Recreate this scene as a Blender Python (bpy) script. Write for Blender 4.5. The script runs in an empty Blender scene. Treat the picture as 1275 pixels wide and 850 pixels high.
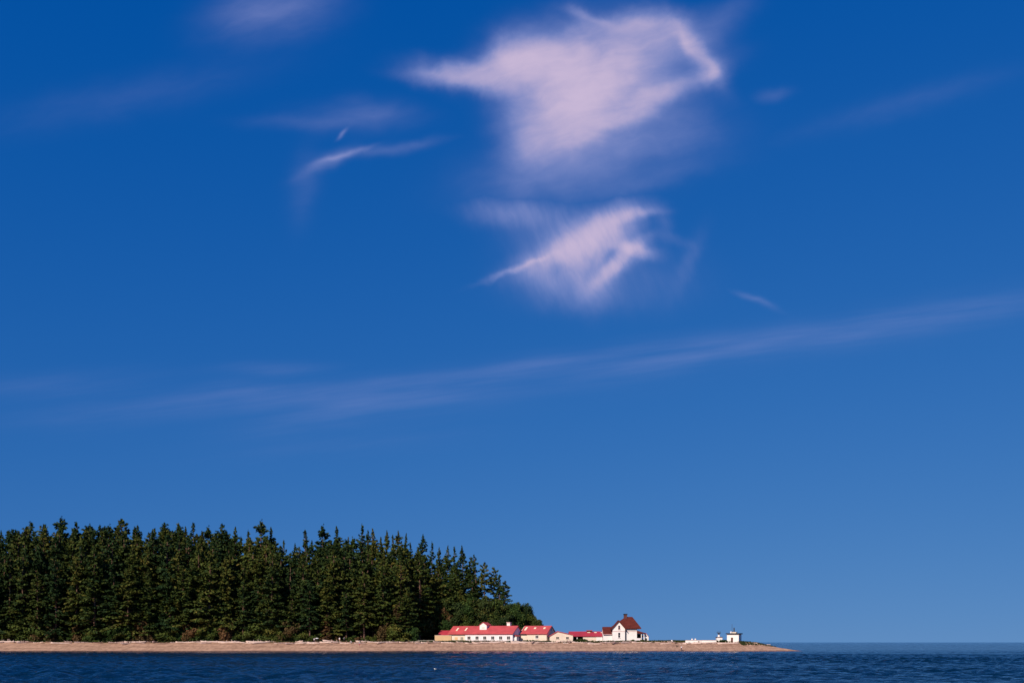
import bpy, math, random
import numpy as np
from mathutils import Vector, Matrix, Euler

random.seed(7)
rng = np.random.default_rng(11)
SC = bpy.context.scene
COL = SC.collection
R = math.radians

# ------------------------------------------------------------------ survey
F, CX, HY, H = 1300.0, 637.5, 799.0, 2.96      # focal in photo pixels, horizon row, eye height


def wx(px, Y):
    return (px - CX) * Y / F


def wz(py, Y):
    return H + (HY - py) * Y / F


# ------------------------------------------------------------------ camera
cam = bpy.data.cameras.new("camera")
cam.sensor_width = 36.0
cam.sensor_fit = 'HORIZONTAL'
cam.lens = 36.0 * F / 1275.0
cam.shift_y = (HY - 425.0) / 1275.0
cam.clip_start = 0.5
cam.clip_end = 90000
camo = bpy.data.objects.new("camera", cam)
COL.objects.link(camo)
camo.location = (0, 0, H)
camo.rotation_euler = (R(90), 0, 0)
SC.camera = camo
SC.view_settings.view_transform = 'Standard'
SC.view_settings.look = 'None'
SC.view_settings.exposure = 0.0
SC.view_settings.gamma = 1.0
SC.view_settings.use_curve_mapping = False
SC.cycles.max_bounces = 5
SC.cycles.diffuse_bounces = 2
SC.cycles.glossy_bounces = 2
SC.cycles.transparent_max_bounces = 4
SC.cycles.caustics_reflective = False
SC.cycles.caustics_refractive = False

# ------------------------------------------------------------------ sun
SUN_EL, SUN_AZ = 36.0, -149.0          # azimuth from +Y towards +X : behind the camera, to the left
s = Vector((math.cos(R(SUN_EL)) * math.sin(R(SUN_AZ)), math.cos(R(SUN_EL)) * math.cos(R(SUN_AZ)), math.sin(R(SUN_EL))))
sl = bpy.data.lights.new("sun", 'SUN')
sl.energy = 5.0
sl.angle = R(0.5)
sl.color = (1.0, 0.87, 0.74)
so = bpy.data.objects.new("sun", sl)
COL.objects.link(so)
so.rotation_euler = s.to_track_quat('Z', 'Y').to_euler()
so.location = (-100, -100, 120)


# ------------------------------------------------------------------ node helpers
class NT:
    def __init__(self, tree):
        self.t = tree

    def n(self, typ, **kw):
        nd = self.t.nodes.new(typ)
        for k, v in kw.items():
            setattr(nd, k, v)
        return nd

    def put(self, sock, v):
        if isinstance(v, bpy.types.NodeSocket):
            self.t.links.new(v, sock)
        elif v is not None:
            sock.default_value = v

    def math(self, op, a, b=None, c=None, clamp=False):
        nd = self.n('ShaderNodeMath', operation=op, use_clamp=clamp)
        self.put(nd.inputs[0], a)
        self.put(nd.inputs[1], b)
        self.put(nd.inputs[2], c)
        return nd.outputs[0]

    def vmath(self, op, a, b=None, scale=None):
        nd = self.n('ShaderNodeVectorMath', operation=op)
        self.put(nd.inputs[0], a)
        self.put(nd.inputs[1], b)
        if scale is not None:
            self.put(nd.inputs['Scale'], scale)
        return nd.outputs['Value'] if op in ('DOT_PRODUCT', 'LENGTH') else nd.outputs[0]

    def noise(self, vec, scale, detail=3, rough=0.5, dim='3D', color=False):
        nd = self.n('ShaderNodeTexNoise', noise_dimensions=dim)
        self.put(nd.inputs['Vector'], vec)
        nd.inputs['Scale'].default_value = scale
        nd.inputs['Detail'].default_value = detail
        nd.inputs['Roughness'].default_value = rough
        return nd.outputs['Color'] if color else nd.outputs['Fac']

    def mapr(self, v, a, b, c=0.0, d=1.0, smooth=True):
        nd = self.n('ShaderNodeMapRange')
        nd.interpolation_type = 'SMOOTHSTEP' if smooth else 'LINEAR'
        self.put(nd.inputs['Value'], v)
        for k, q in zip(('From Min', 'From Max', 'To Min', 'To Max'), (a, b, c, d)):
            nd.inputs[k].default_value = q
        return nd.outputs[0]

    def mapping(self, vec, loc=(0, 0, 0), rot=(0, 0, 0), scale=(1, 1, 1), kind='POINT'):
        nd = self.n('ShaderNodeMapping', vector_type=kind)
        self.put(nd.inputs['Vector'], vec)
        nd.inputs['Location'].default_value = loc
        nd.inputs['Rotation'].default_value = rot
        nd.inputs['Scale'].default_value = scale
        return nd.outputs[0]

    def mix(self, f, a, b, blend='MIX'):
        nd = self.n('ShaderNodeMix', data_type='RGBA', blend_type=blend)
        self.put(nd.inputs[0], f)
        for i, v in ((6, a), (7, b)):
            if isinstance(v, tuple):
                v = (*v[:3], 1.0)
            self.put(nd.inputs[i], v)
        return nd.outputs[2]


# ------------------------------------------------------------------ world : sky with high ice clouds
world = bpy.data.worlds.new("World")
SC.world = world
world.use_nodes = True
wt = NT(world.node_tree)
bg = world.node_tree.nodes['Background']
tc = wt.n('ShaderNodeTexCoord')
dirv = tc.outputs['Generated']
sep = wt.n('ShaderNodeSeparateXYZ')
wt.put(sep.inputs[0], dirv)
dx, dy, dz = sep.outputs
# the sky is read a little higher than it stands, so the white band of the lowest degrees stays out of the view
zz = wt.math('MULTIPLY_ADD', wt.math('ABSOLUTE', dz), 0.80, 0.125)
cmb = wt.n('ShaderNodeCombineXYZ')
wt.put(cmb.inputs[0], dx); wt.put(cmb.inputs[1], dy); wt.put(cmb.inputs[2], zz)
sky = wt.n('ShaderNodeTexSky', sky_type='NISHITA', sun_disc=False)
sky.sun_elevation = R(SUN_EL)
sky.sun_rotation = R(SUN_AZ % 360)
sky.ozone_density = 6.0
sky.altitude = 0
wt.put(sky.inputs[0], wt.vmath('NORMALIZE', cmb.outputs[0]))
# polarising filter / saturated film : per channel gain and contrast
srgb = wt.n('ShaderNodeSeparateColor')
wt.put(srgb.inputs[0], sky.outputs[0])
crgb = wt.n('ShaderNodeCombineColor')
SKYFIT = [(0.40, 1.25, 0.65), (0.612, 0.90, 0.0), (2.36, 0.40, 0.0)]
for i, (g_, p_, o_) in enumerate(SKYFIT):
    ch_ = wt.math('MAXIMUM', wt.math('SUBTRACT', srgb.outputs[i], o_), 0.001)
    wt.put(crgb.inputs[i], wt.math('MULTIPLY', wt.math('POWER', ch_, p_), g_))
skycol = crgb.outputs[0]

# cloud sheet : coordinates of a flat layer seen ahead (x to the right, y downwards), by direction only
dyc = wt.math('MAXIMUM', dy, 0.05)
U = wt.math('MULTIPLY_ADD', wt.math('DIVIDE', dx, dyc), F / 100, CX / 100)
V = wt.math('MULTIPLY_ADD', wt.math('DIVIDE', dz, dyc), -F / 100, HY / 100)
cuv = wt.n('ShaderNodeCombineXYZ')
wt.put(cuv.inputs[0], U); wt.put(cuv.inputs[1], V)
P0 = cuv.outputs[0]


def warp(vec, scale, amp, detail=2, off=0.0):
    nz = wt.noise(wt.mapping(vec, loc=(off, off, 0)), scale, detail, 0.55, color=True)
    c_ = wt.vmath('SUBTRACT', nz, (0.5, 0.5, 0.5))
    return wt.vmath('ADD', vec, wt.vmath('SCALE', c_, scale=amp))


P1 = warp(P0, 1.6, 0.42, 2)
P2 = warp(warp(P0, 1.3, 0.30, 2), 4.2, 0.13, 5, 3.1)


def blobs(vec, items):
    acc = None
    for cx, cy, rx, ry, rot, amp in items:
        m = wt.mapping(vec, loc=(cx / 100, cy / 100, 0), rot=(0, 0, R(rot)), scale=(rx / 100, ry / 100, 1), kind='TEXTURE')
        e = wt.math('POWER', 0.36788, wt.vmath('DOT_PRODUCT', m, m))
        acc = wt.math('MULTIPLY', e, amp) if acc is None else wt.math('MULTIPLY_ADD', e, amp, acc)
    return acc


big = [
    (648, 78, 38, 28, -20, 1.0), (694, 86, 46, 40, 0, .74), (745, 80, 52, 40, 0, .88), (790, 68, 34, 36, 0, .50), (750, 118, 64, 28, -10, .55),
    (598, 100, 54, 13, 9, .50), (560, 103, 38, 9, 11, .30), (612, 82, 36, 16, -26, .34), (575, 98, 40, 14, 6, .14), (535, 98, 40, 6, 6, .10),
    (702, 146, 50, 32, 0, .56), (674, 180, 38, 26, -18, .36), (735, 158, 72, 20, -22, .46), (648, 158, 24, 34, 10, .22), (700, 120, 30, 40, 0, .22),
    (815, 124, 64, 13, -27, .60), (866, 64, 42, 10, 54, .58), (834, 40, 50, 20, 14, .38), (885, 90, 15, 15, 0, .38), (832, 62, 28, 24, 0, .22), (850, 44, 20, 12, 40, .14),
    (786, 30, 62, 12, -4, .32), (896, 26, 40, 16, -30, .08), (722, 18, 20, 6, 22, .20), (748, 27, 22, 6, 18, .16), (720, 200, 90, 30, -10, .12),
    (770, 184, 96, 30, -8, .14), (835, 150, 46, 44, 0, .11), (700, 222, 90, 28, -8, .13), (790, 204, 50, 18, -16, -.06), (790, 232, 80, 12, -14, .06),
    (684, 40, 22, 9, -16, -.14), (672, 112, 60, 8, 18, -.14), (655, 156, 34, 7, -22, -.10), (740, 72, 14, 34, 22, -.12), (790, 98, 16, 26, 20, -.10), (720, 128, 60, 9, -20, .12), (765, 108, 46, 8, -26, .14),
]
small = [
    (732, 297, 42, 22, -20, .62), (772, 293, 26, 16, 0, .30), (758, 275, 34, 14, -26, .48), (784, 267, 24, 8, -14, .40), (808, 264, 18, 5, -4, .16), (800, 289, 18, 6, -12, -.06),
    (788, 310, 24, 8, 10, .56), (768, 329, 36, 9, -42, .56), (690, 316, 44, 13, -25, .44), (652, 330, 38, 3.4, -22, .34), (728, 322, 42, 20, 0, .36),
    (746, 350, 18, 24, 0, .22), (757, 321, 22, 5, -52, -.15), (737, 326, 22, 4, -70, -.08), (700, 350, 46, 18, 4, .22), (670, 340, 26, 14, 40, .12),
    (722, 352, 30, 10, 75, .14), (640, 264, 46, 15, 4, .22), (690, 285, 50, 30, -10, .12), (720, 372, 60, 16, 0, .08),
    (836, 298, 26, 6, 16, .04), (858, 325, 10, 34, 24, .05), (826, 278, 9, 22, -14, .05), (800, 350, 60, 30, 0, .05),
]
wisps = [
    (404, 202, 30, 7, -27, .26), (430, 191, 30, 3.4, -17, .36), (464, 187, 46, 6, -4, .13), (515, 181, 38, 5, -12, .09),
    (427, 166, 7, 2.2, -40, .32), (445, 145, 62, 16, 0, .10), (378, 232, 16, 40, 8, .07), (470, 140, 36, 14, 6, .07), (380, 152, 60, 8, 0, .07),
    (352, 12, 60, 30, -14, .22), (300, 16, 50, 26, -20, .10), (962, 119, 18, 7, -10, .12), (942, 374, 24, 4.0, 24, .16),
    (160, 120, 150, 22, -12, .05), (1120, 130, 120, 14, -16, .05),
]
bands = [
    (520, 476, 170, 11, -6, .10), (690, 452, 120, 11, -9, .11), (905, 431, 110, 15, -8, .20), (780, 464, 100, 11, -9, .09), (400, 494, 120, 13, -3, .11), (345, 461, 60, 8, 0, .11),
    (480, 500, 120, 13, -6, .11), (400, 525, 90, 11, -6, .12), (650, 480, 250, 26, -8, .05), (330, 487, 60, 12, -2, .09), (180, 505, 150, 18, -5, .10), (60, 478, 120, 14, -4, .08),
    (1090, 406, 130, 18, -8, .15), (1230, 380, 110, 18, -10, .09), (420, 555, 150, 16, -4, .04),
]


def fibres(vec, ang, along, across, sc_, det, rough):
    """noise drawn out along a direction (degrees, downwards to the right)"""
    v_ = wt.mapping(wt.mapping(vec, rot=(0, 0, R(-ang))), scale=(along, across, 1))
    return wt.noise(v_, sc_, det, rough)


# long drawn fibres inside the clouds
fib = fibres(P1, -14, 0.5, 2.2, 2.6, 5, 0.55)
fib2 = fibres(warp(P0, 1.8, 0.30, 2, 4.4), 66, 0.6, 3.2, 2.6, 5, 0.6)
fib3 = fibres(P0, -7, 0.22, 3.0, 2.0, 4, 0.6)
puff = wt.noise(P1, 2.0, 6, 0.52)
dA = blobs(P2, big)
dA = wt.math('MULTIPLY', dA, wt.mapr(fib, 0.25, 0.72, 0.84, 1.12, False))
dA = wt.math('MULTIPLY', dA, wt.mapr(puff, 0.28, 0.72, 0.80, 1.16, False))
edge = fibres(P1, -14, 0.55, 2.2, 4.5, 4, 0.56)
dA = wt.math('MULTIPLY', dA, wt.mapr(edge, 0.26, 0.74, 0.90, 1.08, False))
dB = blobs(warp(P0, 3.2, 0.14, 3, 7.7), small)
dB = wt.math('MULTIPLY', dB, wt.mapr(fib2, 0.28, 0.7, 0.80, 1.16, False))
edgeB = fibres(warp(P0, 2.2, 0.25, 2, 2.2), 68, 0.7, 2.6, 4.2, 4, 0.56)
dB = wt.math('MULTIPLY', dB, wt.mapr(edgeB, 0.26, 0.74, 0.90, 1.10, False))
dC = blobs(warp(P0, 2.0, 0.16, 2, 5.5), wisps)
dC = wt.math('MULTIPLY', dC, wt.mapr(fib, 0.25, 0.7, 0.65, 1.25, False))
dD = blobs(warp(P0, 0.7, 0.22, 1, 9.5), bands)
dD = wt.math('MULTIPLY', dD, wt.mapr(fib3, 0.32, 0.68, 0.35, 1.25, False))
def veil(d, k_, top):                        # optical depth to cover
    return wt.math('MULTIPLY', wt.math('SUBTRACT', 1.0, wt.math('POWER', 2.71828, wt.math('MULTIPLY', wt.math('MAXIMUM', d, 0.0), -k_))), top)


aA = veil(dA, 1.36, 0.96)
aB = veil(dB, 1.7, 0.95)
aCD = wt.math('ADD', dC, dD)
alpha = wt.math('MAXIMUM', wt.math('MAXIMUM', aA, aB), wt.math('ADD', wt.math('MULTIPLY', dC, 0.80), wt.math('MULTIPLY', dD, 0.58)))
front = wt.mapr(dy, 0.08, 0.35)
alpha = wt.math('MULTIPLY', alpha, front, clamp=True)
ccol = wt.mix(wt.mapr(alpha, 0.25, 0.85), (4.3, 4.5, 7.8), (6.8, 5.45, 7.25))
full = wt.mix(alpha, skycol, ccol)
wt.put(bg.inputs[0], full)
bg.inputs[1].default_value = 0.1


# ------------------------------------------------------------------ materials
def mat(name):
    m = bpy.data.materials.new(name)
    m.use_nodes = True
    t = NT(m.node_tree)
    b = m.node_tree.nodes['Principled BSDF']
    return m, t, b


def flat(name, col, rough=0.8, var=0.12, scale=0.7, spec=0.25, streak=None, metal=0.0):
    """painted / worn surface: colour broken by two scales of noise, optional vertical or board streaks"""
    m, t, b = mat(name)
    co = t.n('ShaderNodeTexCoord').outputs['Object']
    n1 = t.noise(co, scale, 4, 0.6)
    n2 = t.noise(t.mapping(co, scale=streak or (1, 1, 1)), 6.0, 4, 0.65)
    f = t.math('ADD', t.math('MULTIPLY', n1, 0.6), t.math('MULTIPLY', n2, 0.4))
    lo = tuple(c * (1 - var * 1.6) for c in col)
    hi = tuple(min(1, c * (1 + var * 0.8)) for c in col)
    t.put(b.inputs['Base Color'], t.mix(t.mapr(f, 0.32, 0.68), lo, hi))
    b.inputs['Roughness'].default_value = rough
    b.inputs['Specular IOR Level'].default_value = spec
    b.inputs['Metallic'].default_value = metal
    return m


M = {}
M['white'] = flat('white_paint', (0.86, 0.81, 0.77), 0.7, 0.06, 0.5, 0.25, (4, 4, .5))
M['pinkwhite'] = flat('warm_white_paint', (0.83, 0.76, 0.77), 0.7, 0.06, 0.5, 0.25, (4, 4, .5))
M['cream'] = flat('cream_board', (0.80, 0.66, 0.53), 0.8, 0.08, 0.6, 0.2, (5, 5, .6))
M['tan'] = flat('tan_plywood', (0.68, 0.46, 0.25), 0.85, 0.06, 0.5, 0.2, (3, 3, .5))
M['red'] = flat('red_metal_roof', (0.50, 0.075, 0.078), 0.6, 0.16, 0.35, 0.35, (9, .4, .4))
M['crimson'] = flat('crimson_metal_roof', (0.40, 0.035, 0.055), 0.6, 0.10, 0.35, 0.3, (9, .4, .4))
M['maroon'] = flat('maroon_shingle_roof', (0.112, 0.023, 0.017), 0.85, 0.22, 1.2, 0.15, (1, 1, 8))
M['brick'] = flat('chimney_brick', (0.13, 0.05, 0.045), 0.9, 0.2, 2.0, 0.15, (2, 2, 8))
M['dark'] = flat('dark_paint', (0.03, 0.026, 0.03), 0.6, 0.2, 1.0, 0.25)
M['shade'] = flat('dark_wood_and_shade', (0.06, 0.05, 0.05), 0.8, 0.2, 1.0, 0.2)  # dark fittings, and the painted shade strip on the house
M['concrete'] = flat('concrete', (0.42, 0.35, 0.31), 0.9, 0.15, 1.0, 0.2)
M['pinktrim'] = flat('pink_trim', (0.62, 0.42, 0.40), 0.8, 0.1, 1.0, 0.2)
M['grey'] = flat('grey_metal', (0.28, 0.28, 0.31), 0.5, 0.1, 1.0, 0.4, None, 0.4)
M['skylight'] = flat('skylight_panel', (0.80, 0.72, 0.52), 0.4, 0.06, 1.0, 0.4)
M['rail'] = flat('weathered_rail', (0.33, 0.31, 0.25), 0.9, 0.2, 1.5, 0.1)
M['wood'] = flat('bleached_driftwood', (0.62, 0.47, 0.40), 0.9, 0.22, 1.0, 0.1, (.5, 6, 6))
M['wood_grey'] = flat('grey_driftwood', (0.38, 0.27, 0.24), 0.9, 0.22, 1.0, 0.1, (.5, 6, 6))
M['wood_brown'] = flat('brown_driftwood', (0.24, 0.15, 0.12), 0.9, 0.25, 1.0, 0.1, (.5, 6, 6))
M['skin'] = flat('skin', (0.55, 0.30, 0.22), 0.6, 0.06, 3, 0.3)
M['hair'] = flat('hair', (0.05, 0.03, 0.02), 0.7, 0.2, 6, 0.2)
M['cloth_white'] = flat('white_cotton', (0.82, 0.80, 0.78), 0.9, 0.05, 3, 0.1)
M['cloth_dark'] = flat('dark_cotton', (0.02, 0.02, 0.035), 0.9, 0.2, 3, 0.1)
M['cloth_pink'] = flat('pink_cotton', (0.70, 0.14, 0.18), 0.9, 0.1, 3, 0.1)
M['cloth_red'] = flat('dark_red_cotton', (0.25, 0.03, 0.06), 0.9, 0.1, 3, 0.1)
M['cloth_grey'] = flat('pale_grey_cotton', (0.48, 0.50, 0.52), 0.9, 0.1, 3, 0.1)
M['cloth_blue'] = flat('navy_cotton', (0.02, 0.03, 0.09), 0.9, 0.1, 3, 0.1)
M['fur'] = flat('black_fur', (0.015, 0.013, 0.013), 0.9, 0.3, 5, 0.1)
M['feather'] = flat('white_feather', (0.82, 0.82, 0.80), 0.8, 0.04, 5, 0.2)
M['feather_grey'] = flat('grey_feather', (0.30, 0.31, 0.33), 0.8, 0.1, 5, 0.2)
M['beak'] = flat('yellow_beak', (0.6, 0.38, 0.05), 0.5, 0.1, 5, 0.3)

m, t, b = mat('window_glass')
b.inputs['Base Color'].default_value = (0.012, 0.013, 0.02, 1)
b.inputs['Roughness'].default_value = 0.12
M['glass'] = m


def foliage(name, dark, mid, warm, rough=0.75):
    m, t, b = mat(name)
    at = t.n('ShaderNodeAttribute', attribute_name='tint')
    oi = t.n('ShaderNodeObjectInfo')
    r = oi.outputs['Random']
    f = t.math('ADD', t.math('MULTIPLY', at.outputs['Fac'], 0.75), t.math('MULTIPLY', t.math('SUBTRACT', r, 0.5), 0.55))
    c = t.mix(t.mapr(f, 0.0, 0.55), dark, mid)
    c = t.mix(t.mapr(f, 0.45, 0.95), c, warm)
    t.put(b.inputs['Base Color'], c)
    b.inputs['Roughness'].default_value = rough
    b.inputs['Specular IOR Level'].default_value = 0.15
    return m


M['fir'] = foliage('fir_needles', (0.014, 0.036, 0.010), (0.056, 0.077, 0.012), (0.142, 0.112, 0.022))
M['broad'] = foliage('broad_leaves', (0.022, 0.050, 0.010), (0.062, 0.082, 0.013), (0.12, 0.102, 0.02))
M['broad_dark'] = foliage('dark_broad_leaves', (0.010, 0.026, 0.008), (0.030, 0.048, 0.010), (0.075, 0.068, 0.014))
M['rust'] = foliage('rusty_leaves', (0.055, 0.040, 0.014), (0.10, 0.056, 0.022), (0.15, 0.07, 0.034))
M['grass'] = foliage('dune_grass', (0.020, 0.034, 0.010), (0.075, 0.07, 0.022), (0.24, 0.17, 0.08))
M['bark'] = flat('bark', (0.17, 0.098, 0.072), 0.95, 0.3, 0.8, 0.1, (4, 4, .6))

# terrain: pebbly sand in front, grass and soil behind the berm, damp edge by the water
m, t, b = mat('beach_ground')
co = t.n('ShaderNodeTexCoord').outputs['Object']
sp = t.n('ShaderNodeSeparateXYZ')
t.put(sp.inputs[0], co)
g1 = t.noise(co, 0.9, 5, 0.7)
g2 = t.noise(co, 7.0, 3, 0.75)
g3 = t.noise(t.mapping(co, scale=(0.05, 0.6, 1)), 1.0, 4, 0.6)
g4 = t.noise(t.mapping(co, scale=(1.0, 0.16, 1)), 0.9, 5, 0.7)
gsum = t.math('ADD', t.math('ADD', t.math('MULTIPLY', g1, 0.3), t.math('MULTIPLY', g4, 0.35)), t.math('MULTIPLY', g3, 0.35))
sand = t.mix(t.mapr(gsum, 0.36, 0.64), (0.24, 0.140, 0.092), (0.55, 0.345, 0.235))
soil = t.mix(t.mapr(t.noise(co, 0.6, 4, 0.6), 0.35, 0.65), (0.06, 0.055, 0.025), (0.16, 0.12, 0.06))
yj = t.math('ADD', sp.outputs[1], t.math('MULTIPLY', t.math('SUBTRACT', g1, 0.5), 7.0))
c = t.mix(t.mapr(yj, 365.5, 369.5), sand, soil)
wet = t.mapr(t.math('ADD', sp.outputs[2], t.math('MULTIPLY', t.math('SUBTRACT', g3, 0.5), 0.3)), 0.02, 0.22)
c = t.mix(wet, (0.17, 0.085, 0.07), c)
t.put(b.inputs['Base Color'], c)
b.inputs['Roughness'].default_value = 0.95
b.inputs['Specular IOR Level'].default_value = 0.1
bp = t.n('ShaderNodeBump')
bp.inputs['Strength'].default_value = 0.6
bp.inputs['Distance'].default_value = 0.12
t.put(bp.inputs['Height'], t.math('ADD', g1, g2))
t.put(b.inputs['Normal'], bp.outputs[0])
M['ground'] = m

m, t, b = mat('sea_water')
co = t.n('ShaderNodeTexCoord').outputs['Object']
w1 = t.noise(t.mapping(co, rot=(0, 0, R(12)), scale=(0.55, 1.0, 1)), 1.5, 5, 0.6)
w2 = t.noise(t.mapping(co, rot=(0, 0, R(-18)), scale=(0.7, 1.0, 1)), 0.35, 4, 0.55)
bp = t.n('ShaderNodeBump')
bp.inputs['Strength'].default_value = 1.0
bp.inputs['Distance'].default_value = 0.42
t.put(bp.inputs['Height'], t.math('ADD', w1, t.math('MULTIPLY', w2, 2.2)))
t.put(b.inputs['Normal'], bp.outputs[0])
b.inputs['Base Color'].default_value = (0.0008, 0.0125, 0.034, 1)
b.inputs['Roughness'].default_value = 0.07
b.inputs['IOR'].default_value = 1.33
b.inputs['Specular IOR Level'].default_value = 0.27
M['sea'] = m


# ------------------------------------------------------------------ mesh builder
class MB:
    def __init__(self):
        self.v, self.f, self.mi, self.t = [], [], [], []

    def add(self, vs, fs, mi=0):
        o = len(self.v)
        self.v += [tuple(p) for p in vs]
        self.f += [tuple(i + o for i in q) for q in fs]
        self.mi += [mi] * len(fs)
        return self

    def box(self, x0, x1, y0, y1, z0, z1, mi=0):
        return self.add([(x0, y0, z0), (x1, y0, z0), (x1, y1, z0), (x0, y1, z0), (x0, y0, z1), (x1, y0, z1), (x1, y1, z1), (x0, y1, z1)],
                        [(0, 3, 2, 1), (4, 5, 6, 7), (0, 1, 5, 4), (1, 2, 6, 5), (2, 3, 7, 6), (3, 0, 4, 7)], mi)

    def prism_y(self, pts, y0, y1, mi=0):      # pts in (x, z), anticlockwise seen from -y
        n = len(pts)
        vs = [(x, y0, z) for x, z in pts] + [(x, y1, z) for x, z in pts]
        fs = [tuple(range(n)), tuple(range(2 * n - 1, n - 1, -1))]
        fs += [(i, i + n, (i + 1) % n + n, (i + 1) % n) for i in range(n)]
        return self.add(vs, fs, mi)

    def prism_x(self, pts, x0, x1, mi=0):      # pts in (y, z), anticlockwise seen from +x
        n = len(pts)
        vs = [(x1, y, z) for y, z in pts] + [(x0, y, z) for y, z in pts]
        fs = [tuple(range(n)), tuple(range(2 * n - 1, n - 1, -1))]
        fs += [(i, i + n, (i + 1) % n + n, (i + 1) % n) for i in range(n)]
        return self.add(vs, fs, mi)

    def tube(self, path, radii, n=8, mi=0, cap=True):
        vs, fs = [], []
        k = len(path)
        for i, p in enumerate(path):
            p = Vector(p)
            d = (Vector(path[min(i + 1, k - 1)]) - Vector(path[max(i - 1, 0)])).normalized()
            a = d.cross(Vector((0.13, 0.31, 1.0)) if abs(d.z) < 0.9 else Vector((1, 0.2, 0))).normalized()
            c_ = d.cross(a)
            for j in range(n):
                q = 2 * math.pi * j / n
                vs.append(p + (a * math.cos(q) + c_ * math.sin(q)) * radii[i])
        for i in range(k - 1):
            for j in range(n):
                fs.append((i * n + j, i * n + (j + 1) % n, (i + 1) * n + (j + 1) % n, (i + 1) * n + j))
        if cap:
            fs.append(tuple(range(n - 1, -1, -1)))
            fs.append(tuple((k - 1) * n + j for j in range(n)))
        return self.add(vs, fs, mi)

    def build(self, name, mats, parent=None, smooth=False, link=True):
        me = bpy.data.meshes.new(name)
        me.from_pydata(self.v, [], self.f)
        for q in (mats if isinstance(mats, (list, tuple)) else [mats]):
            me.materials.append(q)
        me.polygons.foreach_set('material_index', self.mi)
        if smooth:
            me.polygons.foreach_set('use_smooth', [True] * len(me.polygons))
        me.update()
        o = bpy.data.objects.new(name, me)
        if link:
            COL.objects.link(o)
        if parent is not None:
            o.parent = parent
        return o


def tag(o, label=None, cat=None, group=None, kind=None):
    if label: o['label'] = label
    if cat: o['category'] = cat
    if group: o['group'] = group
    if kind: o['kind'] = kind
    return o


def empty(name, loc, rz=0.0):
    o = bpy.data.objects.new(name, None)
    o.empty_display_size = 0.5
    COL.objects.link(o)
    o.location = loc
    o.rotation_euler = (0, 0, rz)
    return o


def dup(root, loc, rz, scale=(1, 1, 1), tilt=(0, 0)):
    r = root.copy()
    COL.objects.link(r)
    r.location = loc
    r.rotation_euler = (tilt[0], tilt[1], rz)
    r.scale = scale
    for ch in root.children:
        c_ = ch.copy()
        COL.objects.link(c_)
        c_.parent = r
        for g in ch.children:
            d_ = g.copy()
            COL.objects.link(d_)
            d_.parent = c_
    return r


# ------------------------------------------------------------------ terrain
def sm(a, b, x):
    t_ = np.clip((x - a) / (b - a), 0, 1)
    return t_ * t_ * (3 - 2 * t_)


PD = np.array([-60, -8, 0, 5, 10, 13.5, 17, 21, 27, 60, 900.])
PZ = np.array([-3, -.9, 0, .95, 1.98, 2.68, 2.92, 3.02, 3.2, 3.3, 3.3])
CXs = np.array([-900, 79, 82.5, 84.5, 86.8, 89.6, 93, 98, 112, 200.])
CZs = np.array([9, 9, 2.95, 2.62, 1.95, 1.35, .75, -.2, -1.6, -4.])


def shore(X):
    return 350 + 0.8 * np.sin(X * .045 + 1) + 0.5 * np.sin(X * .13) + 0.25 * np.sin(X * .41 + 2)


def tz(X, Y):
    X = np.asarray(X, float); Y = np.asarray(Y, float)
    z = np.interp(Y - shore(X), PD, PZ)
    hill = 15 * sm(384, 470, Y) * sm(30, -75, X) + 6 * sm(0, 60, -60 - X) * sm(376, 400, Y)
    lump = 0.10 * np.sin(X * .31 + Y * .2) * np.sin(Y * .43 - X * .07) + 0.07 * np.sin(X * .9 + 1.3) * np.sin(Y * .8)
    z = z + hill * (Y > 380) + lump * np.clip((Y - shore(X) - 9) / 6, 0, 1)
    crest = np.interp(X, CXs, CZs)
    z = np.minimum(z, crest + 0.04 * np.sin(X * 1.7) + .03 * np.sin(Y * 1.1))
    back = np.interp(Y, [0, 404, 425, 470, 2000], [9, 9, 2.0, -2.5, -6])
    z = np.where(X > 45, np.minimum(z, np.where(X > 60, back, back + (60 - X) * .6)), z)
    return z


def grid(name, xs, ys, Z, mt):
    nx, ny = len(xs), len(ys)
    XX, YY = np.meshgrid(xs, ys)
    co_ = np.empty((nx * ny, 3), np.float32)
    co_[:, 0] = XX.ravel(); co_[:, 1] = YY.ravel(); co_[:, 2] = Z.ravel()
    i = np.arange((nx - 1) * (ny - 1))
    r0 = (i // (nx - 1)) * nx + i % (nx - 1)
    idx = np.stack([r0, r0 + 1, r0 + nx + 1, r0 + nx], 1).astype(np.int32)
    me = bpy.data.meshes.new(name)
    me.vertices.add(nx * ny)
    me.vertices.foreach_set('co', co_.ravel())
    me.loops.add(idx.size)
    me.loops.foreach_set('vertex_index', idx.ravel())
    me.polygons.add(len(idx))
    me.polygons.foreach_set('loop_start', np.arange(0, idx.size, 4, dtype=np.int32))
    me.polygons.foreach_set('use_smooth', np.ones(len(idx), bool))
    me.update(calc_edges=True)
    me.validate()
    me.materials.append(mt)
    o = bpy.data.objects.new(name, me)
    COL.objects.link(o)
    return o


xs = np.concatenate([np.arange(-420, -200, 4), np.arange(-200, 130.1, 1.0)])
ys = np.concatenate([np.arange(338, 382, 0.6), np.arange(382, 480, 4), np.arange(480, 901, 30)])
XX, YY = np.meshgrid(xs, ys)
g = grid('ground', xs, ys, tz(XX, YY), M['ground'])
tag(g, 'pebbly tan beach rising to a grassy berm under the forest and houses', kind='structure')

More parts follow.
